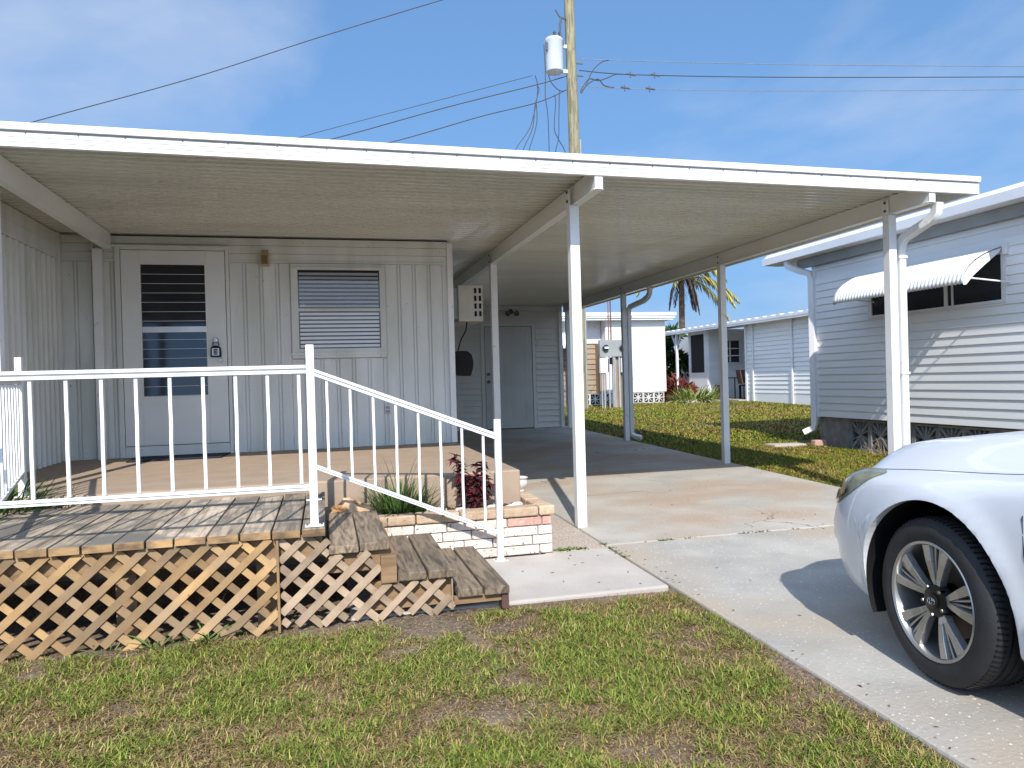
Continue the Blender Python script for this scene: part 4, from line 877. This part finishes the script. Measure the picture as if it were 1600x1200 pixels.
mt = thing('meter_panel', 'grey electric meter bank on conduits standing on the far lawn', 'electric meter', (8.1, 20.1, .4))
b = MB(); b.box(7.70, 8.52, 20.0, 20.12, 1.82, 2.30); b.build('panel', M['grey'], mt)
for x in (7.86, 8.38):
    o = MB().lathe([(.10, 0), (.10, -.04), (.085, -.05)], (x, 19.998, 2.08), 'y', 18, close=True).build('meter_ring', M['chrome'], mt, smooth=True)
    MB().lathe([(.084, -.002), (.084, -.09), (.06, -.11), (0, -.11)], (x, 19.998, 2.08), 'y', 18, close=True).build('meter_glass', M['glassdark'], o, smooth=True)
    MB().box(x-.06, x+.06, 19.875, 19.8855, 2.05, 2.10).build('meter_label', M['white'], o)
for x, w_ in ((7.70, .22), (8.34, .22)):
    o = MB().box(x, x+w_, 19.98, 20.10, 1.36, 1.78).build('breaker_box', M['farwhite'], mt); MB().box(x+w_+.001, x+w_+.05, 20.0, 20.09, 1.38, 1.76).build('box_side', M['porcelain'], o)
MB().box(8.02, 8.08, 19.99, 20.08, 1.60, 1.80).build('disconnect', M['black'], mt)
for x, r_, zt_ in ((7.76, .020, 1.359), (7.84, .024, 1.359), (7.99, .02, 1.82), (8.12, .045, 1.82), (8.17, .02, 1.82), (8.30, .03, 1.82), (8.42, .045, 1.359), (8.50, .03, 1.82)): MB().tube([(x, 20.05, .28), (x, 20.05, zt_)], r_, 8).build('conduit', M['grey'] if r_ > .03 else M['alu'], mt)
MB().box(8.10, 8.50, 20.10, 20.13, .3, 1.82).build('backboard', M['brownsiding'], mt)
MB().tube([(8.0, 20.05, 2.30), (8.0, 20.05, 3.6)], .018, 6).build('riser', M['reddoor'], mt); MB().tube([(8.07, 20.05, 2.30), (8.07, 20.05, 3.7)], .022, 6).build('riser', M['porcelain'], mt)
b = MB(); b.tube([(8.0, 20.04, 3.0), (7.7, 20.02, 2.62), (7.5, 20.0, 2.7)], .006, 4); b.build('slack_wire', M['reddoor'], mt)

# ------------------------------------------------------------------ long home with a screened entry, far right
FX = 13.0
fh = thing('long_home', 'long low white home with corrugated roof and recessed entry across the lawn', 'house', (14.5, 21.5, .35))
MB().box(FX+.05, 17, 14, 20.95, .2, 2.80).build('wall', M['siding_w'], fh)
b = MB(); z = .62
while z < 2.66: b.prism([(FX+.049, z), (FX-.0, z), (FX+.0, z+.006), (FX+.022, z+.128), (FX+.049, z+.128)], 'y', 14, 20.94); z += .13
b.build('siding_panels', M['siding_w'], fh)
MB().box(FX+.01, FX+.049, 14, 20.94, .2, .618).build('skirt', M['siding_w'], fh)
for y in (20.55, 18.55, 16.5): MB().box(FX-.035, FX-.003, y, y+.08, .3, 2.80).build('batten', M['white'], fh)
MB().box(FX-.02, FX+.06, 20.945, 21.03, .3, 2.80).build('corner_trim', M['white'], fh)
MB().box(14.6, 17, 20.96, 29, .2, 2.80).build('inner_wall', M['siding_w'], fh)
MB().box(FX+.05, 17, 23.42, 23.5, .2, 2.80).build('cross_wall', M['siding_w'], fh)
for nm, y0, y1, z0, z1 in (('screen', 23.72, 24.68, 1.30, 2.66),): MB().box(FX+.045, FX+.052, y0, y1, z0, z1).build('door_screen', M['dark'], fh)
b = MB(); b.box(FX+.053, FX+.09, 23.5, 24.85, .35, 2.78); b.box(FX+.03, FX+.0525, 23.50, 23.71, .35, 2.78); b.box(FX+.03, FX+.0525, 24.69, 24.85, .35, 2.78); b.box(FX+.03, FX+.0525, 23.711, 24.689, .35, 1.29); b.box(FX+.03, FX+.0525, 23.711, 24.689, 2.67, 2.78); b.build('screen_door', M['siding_w'], fh)
o = MB().box(13.45, 14.28, 23.395, 23.41, 1.60, 2.42).build('window', M['glassdark'], fh)
for x in (13.45, 13.83, 14.22): MB().box(x, x+.05, 23.37, 23.394, 1.60, 2.42).build('window_frame', M['white'], o)
for z in (1.60, 1.85, 2.1, 2.39): MB().box(13.5, 14.22, 23.372, 23.392, z, z+.03).build('window_bar', M['white'], o)
b = MB(); b.box(13.10, 13.45, 22.9, 23.39, .401, .62); b.box(13.25, 13.45, 23.1, 23.39, .621, .85); b.build('entry_steps', M['farwood'], fh)
MB().box(12.7, 14.3, 21.0, 25.8, .33, .40).build('entry_pad', M['walk'], fh)
b = MB(); vs = []; nR = 120
for i in range(nR+1):
    yy = 14+12.6*i/nR; o_ = .035*(1 if i % 4 < 2 else 0)
    vs += [(12.62, yy, 2.80), (12.62, yy, 2.87+o_), (14.8, yy, 3.0+o_), (14.8, yy, 2.9)]
b.add(vs, [(i*4+j, i*4+j+1, (i+1)*4+j+1, (i+1)*4+j) for i in range(nR) for j in range(3)]+[(i*4, (i+1)*4, (i+1)*4+3, i*4+3) for i in range(nR)]+[(0, 1, 2, 3), (nR*4, nR*4+1, nR*4+2, nR*4+3)], .5)
b.build('roof', M['farwhite'], fh)
MB().box(12.63, 12.70, 14, 26.6, 2.74, 2.80).build('gutter', M['farwhite'], fh)
MB().box(12.72, 12.80, 25.2, 25.28, .35, 2.74).build('entry_post', M['white'], fh)
for sg in (-1, 1): MB().bar((12.76, 25.24+sg*.04, 2.25), (12.76, 25.24+sg*.36, 2.73), .04, .05).build('bracket', M['white'], fh)
def chair(label, x, y, ry):
    t = thing('patio_chair', label, 'chair', (x, y, .40), 'dark patio chairs at the entry'); t.rotation_euler.z = ry
    def q(nm, bb):
        o = bb.build(nm, M['black'] if nm != 'backrest' else M['farwood']); o.parent = t; return o
    q('seat', MB().box(-.25, .25, -.25, .25, .43, .46)); q('backrest', MB().hexa([(-.25, .24, .50), (.25, .24, .50), (.25, .27, .50), (-.25, .27, .50), (-.25, .32, .95), (.25, .32, .95), (.25, .35, .95), (-.25, .35, .95)]))
    for sx_ in (-1, 1):
        for sy_ in (-1, 1): q('leg', MB().box(sx_*.24-.015, sx_*.24+.015, sy_*.23-.015, sy_*.23+.015, 0, .43))
        q('armrest', MB().tube([(sx_*.26, -.22, .43), (sx_*.26, -.22, .66), (sx_*.26, .28, .68)], .016, 6))
chair('dark patio chair nearest the siding panels in the entry', 13.3, 21.35, 1.3); chair('dark patio chair deeper inside the entry by its window', 13.75, 21.95, 2.0)
tb_ = thing('patio_table', 'small dark patio table between the entry chairs', 'table', (13.1, 21.8, .40))
MB().lathe([(.30, 1.08), (.30, 1.11)], (13.1, 21.85, 0), 'z', 20).build('table_top', M['black'], tb_); MB().tube([(13.1, 21.85, .41), (13.1, 21.85, 1.08)], .02, 6).build('pedestal', M['black'], tb_)
bush('red_shrub', 'dark red leafy shrub at the corner of the white back home', (11.35, 22.6, .38), .6, .9, 420, (.16, .34), .06, (.10, .018, .012), (.22, .05, .03), zf=1., droop=(.2, .9), roll=1.2)
bush('yellow_green_shrub', 'yellow green strappy shrub in front of the red shrub', (11.5, 21.5, .36), .75, .35, 520, (.25, .60), .035, (.10, .15, .03), (.36, .38, .12), zf=.6)
sb = MB(); sb.box(10.9, 12.2, 21.05, 21.35, .33, .42); tag(sb.build('edging_slab', M['walk'], loc=(11.5, 21.2, .35), bevel=.02), 'pale edging slab in front of the yellow green shrub', 'paving slab')
bush('climbing_plant', 'reddish climbing plant on the tan siding by the utility pole', (7.35, 21.9, 1.2), .35, 1.0, 90, (.10, .22), .03, (.16, .05, .03), (.30, .10, .05), zf=.9, droop=(.2, 1.), roll=1.2)
def leaf_tree(name, label, c, zc, rad, n, ca, cb, L=.3, W=.12, squash=.8):
    t = thing(name, label, 'tree', c)
    MB().tube([c, (c[0]+.1, c[1], (c[2]+zc)/2), (c[0], c[1], zc)], [.16, .12, .06], 8).build('trunk', M['pole'], t, smooth=True)
    b = MB()
    for i in range(9): a = random.uniform(0, 2*PI); b.tube([(c[0], c[1], zc-rad*.5), (c[0]+rad*.7*math.cos(a), c[1]+rad*.7*math.sin(a), zc+rad*random.uniform(-.3, .5))], [.05, .015], 5)
    b.build('limbs', M['pole'], t)
    b = MB(); cl = [(Vector((random.gauss(0, 1), random.gauss(0, 1), random.gauss(0, 1)*squash)).normalized()*rad*random.uniform(.35, .95)) for _ in range(34)]
    for i in range(n):
        k = random.choice(cl); d = Vector((random.gauss(0, 1), random.gauss(0, 1), random.gauss(0, 1))).normalized()
        p = Vector((c[0], c[1], zc))+k+d*rad*.26*random.random()**.5
        b.blade(p, d+Vector((0, 0, .2)), L*random.uniform(.6, 1.2), W, .4, 2, col(ca, cb, random.random()), roll=random.uniform(0, PI))
    b.build('crown', M['leafattr'], t)
leaf_tree('leafy_tree', 'dark green leafy tree seen between the two back homes', (13.0, 27.5, .4), 2.0, 1.3, 2600, (.02, .05, .012), (.06, .12, .03))
cw_ = thing('far_carport', 'low white carport roof in front of the dark green tree', 'carport', (12.6, 25.8, .4))
MB().box(10.9, 12.3, 25.5, 29, 2.42, 2.85).build('roof', M['farwhite'], cw_); MB().box(12.2, 12.28, 25.6, 25.68, .35, 2.42).build('post', M['farwhite'], cw_)
MB().box(10.95, 11.03, 25.6, 25.68, .35, 2.42).build('post', M['farwhite'], cw_)

# ------------------------------------------------------------------ palm
pm = thing('palm_tree', 'shaggy palm with yellow green fronds and hanging dead fronds above the far roof', 'palm tree', (17.6, 34, .5))
MB().tube([(17.55, 34, .4), (17.5, 34, 3.0), (17.55, 34, 6.9)], [.20, .15, .14], 10).build('trunk', M['palmbark'], pm, smooth=True)
def frond(b, base, az, el, L_, grav, ca, cb, leafL, n=34, w_=.05):
    p = Vector(base); d = Vector((math.cos(az)*math.cos(el), math.sin(az)*math.cos(el), math.sin(el))); pts = [p.copy()]
    for i in range(n):
        d = (d+Vector((0, 0, -grav/n))).normalized(); p = p+d*(L_/n); pts.append(p.copy())
    b.tube(pts[::3], [.028*(1-.85*i/len(pts[::3])) for i in range(len(pts[::3]))], 5)
    b.c[-(len(pts[::3])-1)*5-2:] = [ca]*((len(pts[::3])-1)*5+2)
    for i in range(3, n):
        t = i/n; d = (pts[i+1]-pts[i]).normalized() if i < n else d; sd = d.cross(Vector((0, 0, 1)));
        if sd.length < .1: sd = Vector((math.sin(az), -math.cos(az), 0))
        sd.normalize(); ll = leafL*(math.sin(PI*(t*.8+.15)))
        for sg in (-1, 1): b.blade(pts[i], sd*sg*.8+d*.8+Vector((0, 0, random.uniform(-.3, .2))), ll*random.uniform(.8, 1.1), w_, random.uniform(.9, 1.8), 3, col(ca, cb, random.random()), roll=random.uniform(-.5, .5))
b = MB()
for i in range(20):
    frond(b, (17.55, 34, 7.3), 2*PI*i/20+random.uniform(-.2, .2), random.uniform(-.05, 1.1), random.uniform(2.6, 3.4), random.uniform(1.3, 2.2), (.12, .15, .035), (.38, .32, .10), .75)
frond(b, (17.6, 33.9, 6.2), -.35, .25, 3.4, 1.9, (.22, .22, .05), (.46, .36, .12), .8, w_=.06); frond(b, (17.6, 33.8, 6.0), -.2, .3, 3.3, 1.5, (.16, .19, .045), (.42, .34, .11), .8, w_=.06)
frond(b, (17.6, 33.8, 6.0), -.15, .0, 3.3, 1.8, (.22, .2, .05), (.46, .36, .12), .8, w_=.06)
b.build('fronds', M['leafattr'], pm)
b = MB()
for az, L_ in ((3.0, 2.3), (.1, 2.4), (-.9, 2.2), (1.8, 2.1), (-.25, 2.6), (.3, 2.3), (-2.0, 2.3), (2.6, 2.0)): frond(b, (17.6, 34, 6.6), az, -.75, L_, 2.3, (.07, .05, .04), (.16, .11, .085), .5, 26, .05)
b.build('dead_fronds', M['leafattr'], pm)

# ------------------------------------------------------------------ utility pole, transformer, lines
up = thing('utility_pole', 'weathered wooden utility pole rising behind the carport roof', 'utility pole', (7.2, 20, .35))
MB().tube([(7.07, 20, .3), (7.09, 20, 4.), (7.09, 20, 8.), (7.03, 20, 13.5)], [.175, .168, .155, .135], 14).build('pole', M['pole'], up, smooth=True)
MB().tube([(7.255, 19.97, .3), (7.27, 19.97, 4.), (7.26, 19.97, 8.)], .035, 8).build('conduit', M['grey'], up, smooth=True)
for z, x in ((10.6, 6.93), (9.9, 6.96)): MB().box(x-.18, x+.0, 19.94, 20.0, z-.05, z+.05).build('bracket', M['alu'], up)
for z in (10.15, 9.8): MB().bar((7.20, 19.95, z), (7.40, 19.95, z), .03, .03).build('stand_off', M['porcelain'], up)
xf = thing('transformer', 'light grey cylindrical transformer hanging on the utility pole', 'transformer', (6.56, 20, 9.8))
XC = (6.56, 19.98, 0)
MB().lathe([(0, 9.83), (.20, 9.84), (.245, 9.87), (.25, 9.9), (.25, 10.70), (.255, 10.71), (.255, 10.76), (.23, 10.80), (.10, 10.86), (0, 10.87)], XC, 'z', 28).build('tank', M['xf'], xf, smooth=True)
for dx, h_ in ((-.02, .25), (.14, .45)):
    b = MB(); b.lathe([(.035, 10.80), (.055, 10.84), (.03, 10.87), (.055, 10.91), (.03, 10.94), (.05, 10.98), (.022, 11.02), (.022, 10.82+h_), (0, 10.82+h_)], (6.60+dx, 19.98, 0), 'z', 12); b.build('bushing', M['porcelain'], xf, smooth=True)
b = MB(); b.tube([(6.95, 19.95, 11.35), (6.72, 19.9, 11.40), (6.60, 19.9, 11.58)], .02, 6); b.build('cutout_arm', M['porcelain'], xf); b = MB(); b.tube([(6.76, 19.9, 11.38), (6.72, 19.9, 11.0), (6.80, 19.9, 10.6)], .03, 6); b.build('fuse_tube', M['porcelain'], xf)
b = MB(); b.box(6.28, 6.33, 19.82, 19.88, 10.4, 10.62); b.build('lug', M['porcelain'], xf)
def wire(label, pts, r=.013, m='wire', name='power_line', group=None, n=None):
    P_ = [Vector(p) for p in pts]; out = []
    for i in range(len(P_)-1):
        p0, p1, p2, p3 = P_[max(i-1, 0)], P_[i], P_[i+1], P_[min(i+2, len(P_)-1)]
        for k in range(8):
            t = k/8; out.append(.5*((2*p1)+(-p0+p2)*t+(2*p0-5*p1+4*p2-p3)*t*t+(-p0+3*p1-3*p2+p3)*t**3))
    out.append(P_[-1]); return tag(MB().tube(out, r, 6).build(name, M[m], loc=pts[0], smooth=True), label, 'cable', group)
W = lambda *l: [(a, 20., b_) for a, b_ in l]          # all lines run in the plane of the pole, (x, z) in metres
wire('thin pale line, topmost of the three running right from the pole', W((7.31, 10.33), (8.20, 10.34), (14.51, 10.70), (23.17, 11.31), (28.89, 11.74)), .010, 'wirelt')
wire('dark line, middle of the three running right from the pole', W((7.30, 9.98), (9.17, 9.99), (14.50, 10.31), (23.16, 10.96), (28.88, 11.40)), .014)
wire('thin dark line, lowest of the three running right from the pole', W((7.29, 9.54), (9.16, 9.58), (14.49, 9.89), (23.15, 10.53), (28.86, 10.97)), .010, 'wirelt')
for lb, l_ in (('curved jumper cable reaching up to the topmost right line', ((7.32, 9.35), (7.50, 9.59), (7.71, 10.01), (7.99, 10.27), (8.20, 10.34))), ('jumper cable reaching the middle right line', ((7.32, 9.40), (7.58, 9.75), (7.87, 9.73), (8.17, 9.84), (8.41, 9.95), (8.61, 9.97))), ('jumper cable drooping to the lowest right line', ((7.34, 9.33), (7.54, 9.60), (7.86, 9.77), (8.05, 9.60), (8.36, 9.56)))):
    wire(lb, W(*l_), .016)
for x, y, lb in ((8.89, 9.97, 'clamp near the pole on the middle right line'), (9.65, 10.01, 'clamp farther out on the middle right line'), (8.70, 9.57, 'clamp near the pole on the lowest right line'), (9.48, 9.60, 'clamp farther out on the lowest right line')):
    c_ = Vector((x, 20., y)); b = MB(); b.tube([c_+Vector((-.14, 0, .02)), c_+Vector((.14, 0, .0))], .028, 6); b.tube([c_+Vector((-.03, 0, .09)), c_+Vector((-.02, 0, -.09))], .018, 6); tag(b.build('line_clamp', M['porcelain'], loc=c_), lb, 'cable clamp')
wire('topmost line sloping from the pole down to the left roof edge', W((-2.59, 6.90), (-0.15, 7.76), (3.50, 8.95), (5.91, 9.73)), .009)
wire('middle line sloping from the pole down to the left roof edge', W((-1.82, 6.98), (0.66, 7.75), (3.49, 8.70), (6.05, 9.49), (6.97, 9.81)), .014)
wire('lowest line sloping from the pole down to the left roof edge', W((-0.89, 6.86), (2.08, 7.71), (4.38, 8.49), (6.04, 8.99), (6.96, 9.43)), .014)
wire('single long line crossing the sky at upper left', W((-9.84, 6.47), (-6.43, 7.75), (-2.98, 9.01), (0.17, 10.31), (3.40, 11.59), (7.29, 13.10)), .012)
for lb, l_ in (('drop cable, leftmost of the bunch left of the pole', ((5.99, 9.74), (6.05, 9.46), (6.00, 8.99), (5.79, 8.26), (5.37, 7.65), (5.25, 7.16))), ('drop cable, second from the left of the bunch', ((6.03, 9.45), (6.09, 9.35), (5.96, 8.89), (5.87, 8.26), (5.59, 7.66), (5.47, 7.17))), ('drop cable, third from the left of the bunch', ((6.00, 8.95), (6.01, 8.54), (5.94, 8.18), (5.76, 7.65), (5.69, 7.18))),
               ('long straight drop cable under the transformer', ((6.27, 10.62), (6.29, 9.87), (6.27, 9.18), (6.33, 8.65), (6.34, 7.68), (6.32, 7.03))), ('looping cable under the transformer', ((6.38, 9.78), (6.47, 9.56), (6.65, 9.39), (6.80, 9.36), (6.96, 9.43))), ('drop cable nearest the pole, bowed in the middle', ((6.54, 9.24), (6.57, 9.02), (6.51, 8.30), (6.63, 7.98), (6.79, 7.70), (6.93, 7.20))), ('thin drop cable crossing the bowed one', ((6.69, 9.39), (6.65, 8.49), (6.63, 8.04), (6.53, 7.65), (6.48, 7.18)))):
    wire(lb, W(*l_), .013)

# ------------------------------------------------------------------ grass
def vnoise(x, y, s, seed):
    r_ = np.random.default_rng(seed).random((256, 256)); X = x*s+1000; Y = y*s+1000; xi = np.floor(X).astype(int); yi = np.floor(Y).astype(int)
    fx, fy = X-xi, Y-yi; fx = fx*fx*(3-2*fx); fy = fy*fy*(3-2*fy); g = lambda i, j: r_[(xi+i) % 256, (yi+j) % 256]
    return (g(0, 0)*(1-fx)+g(1, 0)*fx)*(1-fy)+(g(0, 1)*(1-fx)+g(1, 1)*fx)*fy
def fbm(x, y, s, seed): return .5*vnoise(x, y, s, seed)+.3*vnoise(x, y, s*2.1, seed+1)+.2*vnoise(x, y, s*4.3, seed+2)
def grass(name, label, x, y, hh, ww, colr, flat, zoff=-.04):
    n = len(x); az = rng.uniform(0, 2*PI, n); lean = np.where(flat, rng.uniform(1.1, 1.5, n), rng.uniform(.7, 1.52, n)); z = K*np.minimum(y, 30)+zoff
    dx, dy = np.cos(az), np.sin(az); px, py = -dy*ww/2, dx*ww/2
    h1 = hh*.55; m = np.stack([x+dx*h1*np.sin(lean*.7), y+dy*h1*np.sin(lean*.7), z+h1*np.cos(lean*.7)], 1)
    tp = m+np.stack([dx*hh*.5*np.sin(lean*1.25), dy*hh*.5*np.sin(lean*1.25), hh*.5*np.cos(lean*1.25)], 1)
    V = np.empty((n, 5, 3)); V[:, 0] = np.stack([x-px, y-py, z], 1); V[:, 1] = np.stack([x+px, y+py, z], 1)
    off = np.stack([px*.8, py*.8, 0*px], 1); V[:, 2] = m+off; V[:, 3] = m-off; V[:, 4] = tp
    me = bpy.data.meshes.new(name); me.vertices.add(n*5); me.vertices.foreach_set('co', V.ravel())
    b_ = np.arange(n)[:, None]*5; lp = np.concatenate([b_+0, b_+1, b_+2, b_+3, b_+3, b_+2, b_+4], 1).astype(np.int32)
    me.loops.add(n*7); me.loops.foreach_set('vertex_index', lp.ravel())
    me.polygons.add(n*2); st_ = np.stack([np.arange(n)*7, np.arange(n)*7+4], 1).astype(np.int32); me.polygons.foreach_set('loop_start', st_.ravel())
    me.update(calc_edges=True)
    ta = me.attributes.new('tint', 'FLOAT_COLOR', 'FACE'); c4 = np.ones((n, 2, 4)); c4[:, :, :3] = colr[:, None, :]; ta.data.foreach_set('color', c4.ravel())
    me.materials.append(M['leafattr']); o = bpy.data.objects.new(name, me); C.objects.link(o); return tag(o, label, 'grass', kind='stuff')
def pal(n, gmix, straw):
    t = rng.random((n, 1)); g1 = np.array([.035, .075, .008]); g2 = np.array([.23, .275, .045]); s1 = np.array([.42, .31, .13]); s2 = np.array([.13, .07, .03])
    gr = g1+(g2-g1)*t; stw = s2+(s1-s2)*rng.random((n, 1))**1.2; yl = np.array([.27, .26, .05])
    gr = np.where(rng.random((n, 1)) < .25, yl*(.7+.5*t), gr); return np.where((rng.random(n) < straw)[:, None], stw, gr*(1-gmix[:, None]*.0))
# front lawn
n = 620000; x = rng.uniform(-4.2, 1.92, n); y = rng.uniform(.9, 3.86, n)
d1 = fbm(x, y, 2.6, 3); d2 = fbm(x, y, 9., 9); tuft = fbm(x, y, 22., 21)
dens = np.clip(.9+(d1-.45)*2.2+(d2-.5)*2.0+(tuft-.5)*1.6, 0.22, 1.0); dens = np.where((y > 3.45) & (x < .7), dens*.85, dens); dens *= np.where(y > 3.70+.04*np.sin(x*9), .45, 1)
dens *= np.where(x > 1.78+.05*np.sin(y*7), .5, 1)
k = (rng.random(n) < dens) & ~((y > 3.74) & (x > .05)) & (x < 1.885); x, y, d1, d2, dens, tuft = x[k], y[k], d1[k], d2[k], dens[k], tuft[k]; n = len(x)
straw = np.clip(.56-(d1-.45)*2.4-(d2-.5)*2.2-(tuft-.5)*1.2, .12, .95); fl = rng.random(n) < straw*.85
grass('grass', 'patchy green and straw coloured front lawn grass', x, y, rng.uniform(.022, .058, n)*(.55+.55*dens), rng.uniform(.0024, .0058, n), pal(n, d1, straw), fl, -.028)
n2 = 170000; x2 = rng.uniform(-4.2, 1.89, n2); y2 = rng.uniform(.9, 3.95, n2); k = ~((y2 > 3.80) & (x2 > .08)) & (fbm(x2, y2, 3.3, 77) > .33); x2, y2 = x2[k], y2[k]; n2 = len(x2)
t2 = rng.random((n2, 1))**1.5; grass('thatch', 'brown dead grass thatch lying between the lawn blades', x2, y2, rng.uniform(.015, .05, n2), rng.uniform(.0014, .0032, n2), np.array([.11, .062, .03])+(np.array([.36, .26, .13])-np.array([.11, .062, .03]))*t2, np.ones(n2, bool), -.026)
# side lawn, nearer then farther
def side(n, x0, x1, y0, y1, hr, wr, seed, name, label, keep=lambda x, y: x > -99):
    x = rng.uniform(x0, x1, n); y = rng.uniform(y0, y1, n); d = fbm(x, y, 1.1, seed); d2 = fbm(x, y, 5, seed+5)
    k = keep(x, y) & (rng.random(n) < np.clip(.55+(d2-.4)*2, .3, 1)); x, y, d, d2 = x[k], y[k], d[k], d2[k]; n = len(x)
    c = pal(n, d, np.clip(.34+(.5-d)*1.6+(.5-d2)*.9, .08, .8)); c = c*np.array([1.05, 1.0, .75]); grass(name, label, x, y, rng.uniform(*hr, n), rng.uniform(*wr, n), c, rng.random(n) < .25, -.028)
edge = lambda x, y: (x > 4.875+.02*np.sin(y*5)) & (x < np.where(y < 9.6, 7.10, 13.0)) & ~((x > 6.35) & (x < 6.86) & (y > 9.52) & (y < 9.8))
side(150000, 4.86, 7.15, 3.5, 10.5, (.03, .07), (.004, .009), 40, 'grass', 'shaded and sunlit side lawn grass beside the carport', edge)
side(170000, 4.86, 13.0, 10.4, 22.0, (.04, .085), (.010, .020), 41, 'grass', 'yellow green lawn grass stretching to the back homes', lambda x, y: edge(x, y) & ~((y > 21.0) & (x > 10.8)))
def litter(n):
    b = MB()
    for i in range(n):
        z_ = random.random()
        if z_ < .3: x, y = 1.88+abs(random.gauss(0, .05)), random.uniform(1.2, 4.8)
        elif z_ < .5: x, y = random.uniform(1.9, 4.8), 4.82+random.gauss(0, .05)
        elif z_ < .62: x, y = random.uniform(.95, 1.84), random.uniform(3.85, 4.72)
        else: x, y = random.uniform(1.9, 4.83), random.uniform(1.5, 9)
        a = random.uniform(0, 2*PI); l_ = random.uniform(.005, .016); z0 = K*y+.0015
        b.add([(x-l_*math.cos(a), y-l_*math.sin(a), z0), (x+l_*.3*math.sin(a), y-l_*.3*math.cos(a), z0+.003), (x+l_*math.cos(a), y+l_*math.sin(a), z0+.001), (x-l_*.3*math.sin(a), y+l_*.3*math.cos(a), z0+.004)], [(0, 1, 2, 3)], None, col((.10, .06, .03), (.32, .23, .11), random.random()))
    return tag(b.build('leaf_litter', M['leafattr']), 'small dry leaf bits scattered over the driveway and walk', 'leaf litter', kind='stuff')
litter(150)
# weeds in joints
def weeds(label, pts, n, r_, L_):
    b = MB()
    for i in range(n):
        c = random.choice(pts); a = random.uniform(0, 2*PI); rr = r_*random.random(); b.blade((c[0]+rr*math.cos(a), c[1]+rr*math.sin(a)*.4, K*c[1]-.004), (math.cos(a), math.sin(a), random.uniform(.4, 1.6)), random.uniform(.4, 1)*L_, (L_*.28 if L_ < .1 else .009), .8, 3, col((.06, .11, .025), (.17, .20, .06), random.random()), roll=random.uniform(-.7, .7))
    return tag(b.build('weeds', M['leafattr'], loc=(*pts[0], K*pts[0][1])), label, 'weed')
weeds('row of small weeds in the concrete joint by the driveway', [(2.28, 4.82), (2.35, 4.82), (2.5, 4.82), (2.95, 4.82), (3.05, 4.82), (3.35, 4.82), (3.1, 4.82)], 130, .05, .030)
weeds('bright green weeds at the foot of the brick planter', [(1.50, 4.79), (1.55, 4.80), (1.62, 4.79), (1.68, 4.78), (1.56, 4.78)], 150, .05, .042)
weeds('small weeds along the crack between walk and driveway', [(1.86, 4.86), (1.865, 4.75), (1.862, 4.66), (1.86, 4.58), (1.86, 4.5)], 110, .03, .028)
weeds('stray grass tuft growing through the tan lattice', [(-.62, 3.74), (-.60, 3.73), (-.55, 3.72)], 26, .06, .20)
weeds('stray weed growing at the middle of the tan lattice', [(-.98, 3.73), (-.80, 3.72)], 22, .07, .15)
